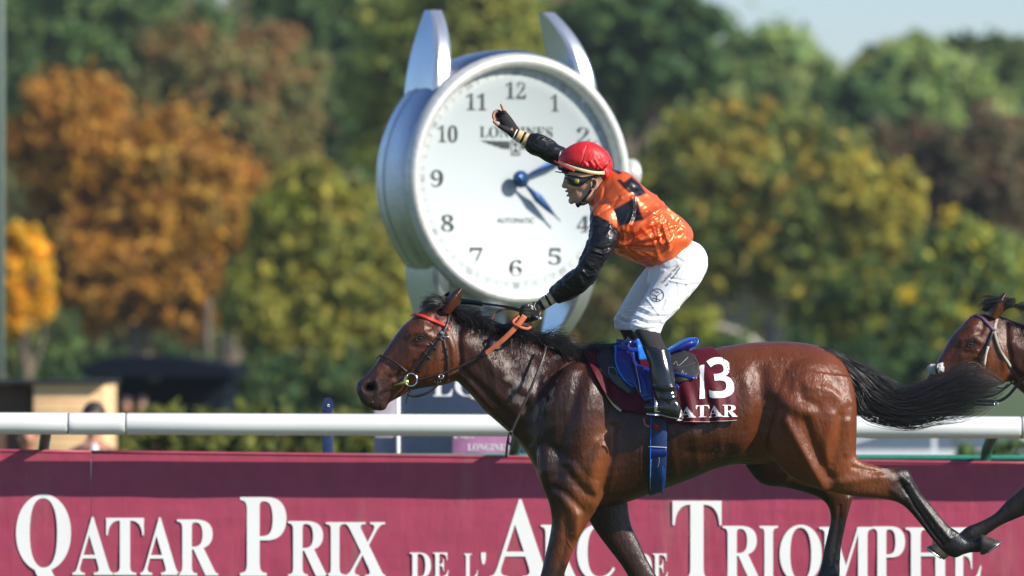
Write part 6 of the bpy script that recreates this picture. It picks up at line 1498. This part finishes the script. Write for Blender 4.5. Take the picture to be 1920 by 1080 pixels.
capm = remesh([loft([(1048, 304, 1144, 322, .090, 0), (1047.5, 299, 1146.5, 314, .098, 0), (1051, 290, 1146, 302, .100, 0), (1061, 279, 1140, 287, .094, 0), (1076, 270, 1128, 276, .074, 0), (1092, 266, 1116, 269, .045, 0), (1102, 265, 1106, 266, .012, 0)], 34, 5, 2.1), loft([(1112, 322, 1143, 316, .07, 0), (1118, 330, 1146, 324, .068, 0), (1126, 337, 1144, 334, .052, 0)], 22, 4)], .0036, 4)
wrinkle(capm, [(.040, .0035, 61, math.radians(75), 2.6), (.018, .0016, 62, math.radians(60), 2)], lambda x, y: .3 + 1.2 * (x > 1090) * np.clip((y - 280) / 30, 0, 1) + .4 * (y > 326))
sculpt(capm, [([(1102, 267), (1095, 285), (1089, 310)], 1.3, -2.5), ([(1108, 268), (1124, 285), (1130, 305)], 1.6, -2), ([(1096, 305), (1102, 312), (1100, 318)], 2, 4), ([(1108, 303), (1113, 311), (1112, 319)], 2, 4), ([(1102, 304), (1107, 312)], 2, -4), ([(1116, 300), (1122, 310), (1128, 316)], 2, 4)])
capm.materials.append(mat('red_satin_cap', (.60, .012, .016), .50, spec=.5, bump=[(60, .0015, (1, 1, 1))])); capo = link('cap', capm, jock); CAT = bvh(capm)
L, N = drape_path(CAT, [(1049.5, 303), (1060, 309.5), (1074, 315), (1090, 319.5), (1105, 323.5), (1120, 326), (1135, 325.5), (1144.5, 323)], .0025)
bp_ = []
for a in np.linspace(0, 2 * math.pi, 49):
    x_ = 1097 - 49.5 * math.cos(a); y_ = float(np.interp(x_, [1047, 1060, 1074, 1090, 1105, 1120, 1135, 1147], [303, 309.5, 314.5, 319, 322.5, 324.5, 324.5, 322])); bp_.append(P(x_, y_, -.1015 * math.sin(a)))
bp_ = np.array([tuple(q) for q in bp_]); bc_ = bp_.mean(0); bn_ = bp_ - bc_; bn_[:, 2] = 0
add('cap_band', ribbon(bp_, 6.2 / 380, .004, bn_), mat('cream_band', (.68, .55, .30), .5), capo)
strap('cap_seam', CAT, [(1103, 267), (1096, 284), (1091, 300), (1089, 316)], .8, mat('pink_seam', (.75, .25, .2), .5), capo, off=.0012, t=.001)
strap('elastic', CAT, [(1143, 300), (1135, 312), (1126, 320), (1117, 327)], 2.0, M['black_leather'], capo, off=.003, t=.002)
add('cap_edge', ribbon(curve3([(1039, 302, -.03), (1050, 308, -.062), (1064, 315, -.085), (1077, 321, -.094)], 5), 3.2 / 380, .004), bpy.data.materials['red_satin_cap'], capo)
gg = remesh([loft([(1058, 330, 1061, 341, .030, 0), (1063, 328, 1067, 347, .058, 0), (1072, 328, 1075, 350.5, .072, 0), (1084, 329, 1086, 351, .078, 0), (1094, 331, 1095, 347, .080, 0), (1104, 331, 1104, 338, .080, 0)], 32, 5, 5.0)], .0030, 3)
gg.materials.append(mat('goggle_lens', (.012, .008, .010), .08, coat=.8)); ggo = link('goggles', gg, jock); GGT = bvh(gg)
add('goggle_strap', ribbon(drape_path(BT, [(1104, 334), (1112, 331), (1120, 328)], .010)[0], 5 / 380, .003), M['black_knit'], ggo)
l_, n_ = drape(GGT, 1081.5, 339.5)
q = np.array(l_ + n_ * .0015); add('logo_disc', [tube([q, q - np.array([0, .0015, 0])], 4.6 / 380, 20)], mat('lime_print', (.45, .50, .06), .5), ggo); q = q - np.array([0, .0016, 0]); add('logo_disc', [tube([q, q - np.array([0, .001, 0])], 3.3 / 380, 20)], M['black_leather'], ggo)
v_, f_, _ = glyph(style('S')); add('logo_letter', (np.stack([q[0] + (v_[:, 0] - .5) * .010, np.full(len(v_), q[1] - .0013), q[2] + (v_[:, 1] - .5) * .012], -1), f_), bpy.data.materials['lime_print'], ggo, smooth=False)
for sg in (-1, 1):
    cs2 = curve3([(1117, 334, sg * .082), (1111, 352, sg * .076), (1103, 364, sg * .070), (1096, 373, sg * .062), (1090, 380, sg * .045), (1085, 384.5, 0)], 5)
    add('chin_strap', ribbon(cs2, 4.5 / 380, .004, np.tile([0, sg * -1.0 if sg > 0 else -1.0, 0.0], (len(cs2), 1))), M['black_knit'], helm)
me = remesh([limb([(1081, 383, -.026, .007), (1084, 386, 0, .009), (1081, 383, .026, .007)]), limb([(1092, 379, -.055, .008), (1086, 384, -.03, .009)])], .003, 2); me.materials.append(M['black_knit']); link('chin_cup', me, helm)

# whip
wh = thing('riding_whip', 'black riding whip with silver knob held in the rider\'s rein hand', 'whip', tuple(P(990, 585, -.1)))
wp = curve3([(985, 584, -.10), (965, 578, -.07), (935, 573, -.02), (905, 569, .02), (885, 567, .05)], 6)
add('shaft', [tube(wp, np.linspace(.0075, .0045, len(wp)), 10)], M['black_leather'], wh)
add('flap', ribbon(curve3([(905, 570, .02), (890, 567.5, .04), (872, 565.5, .07), (864, 565, .08)], 5), np.linspace(9, 11.5, 16) / 380, .006), M['black_leather'], wh)
add('handle', [tube([P(985, 584, -.10), P(998, 592, -.13), P(1009, 597, -.145)], .009, 10)], M['black_leather'], wh)
add('knob', [ellipsoid(tuple(P(1012, 597.5, -.15)), (.011, .012, .013), 16, 10)], M['steel'], wh)
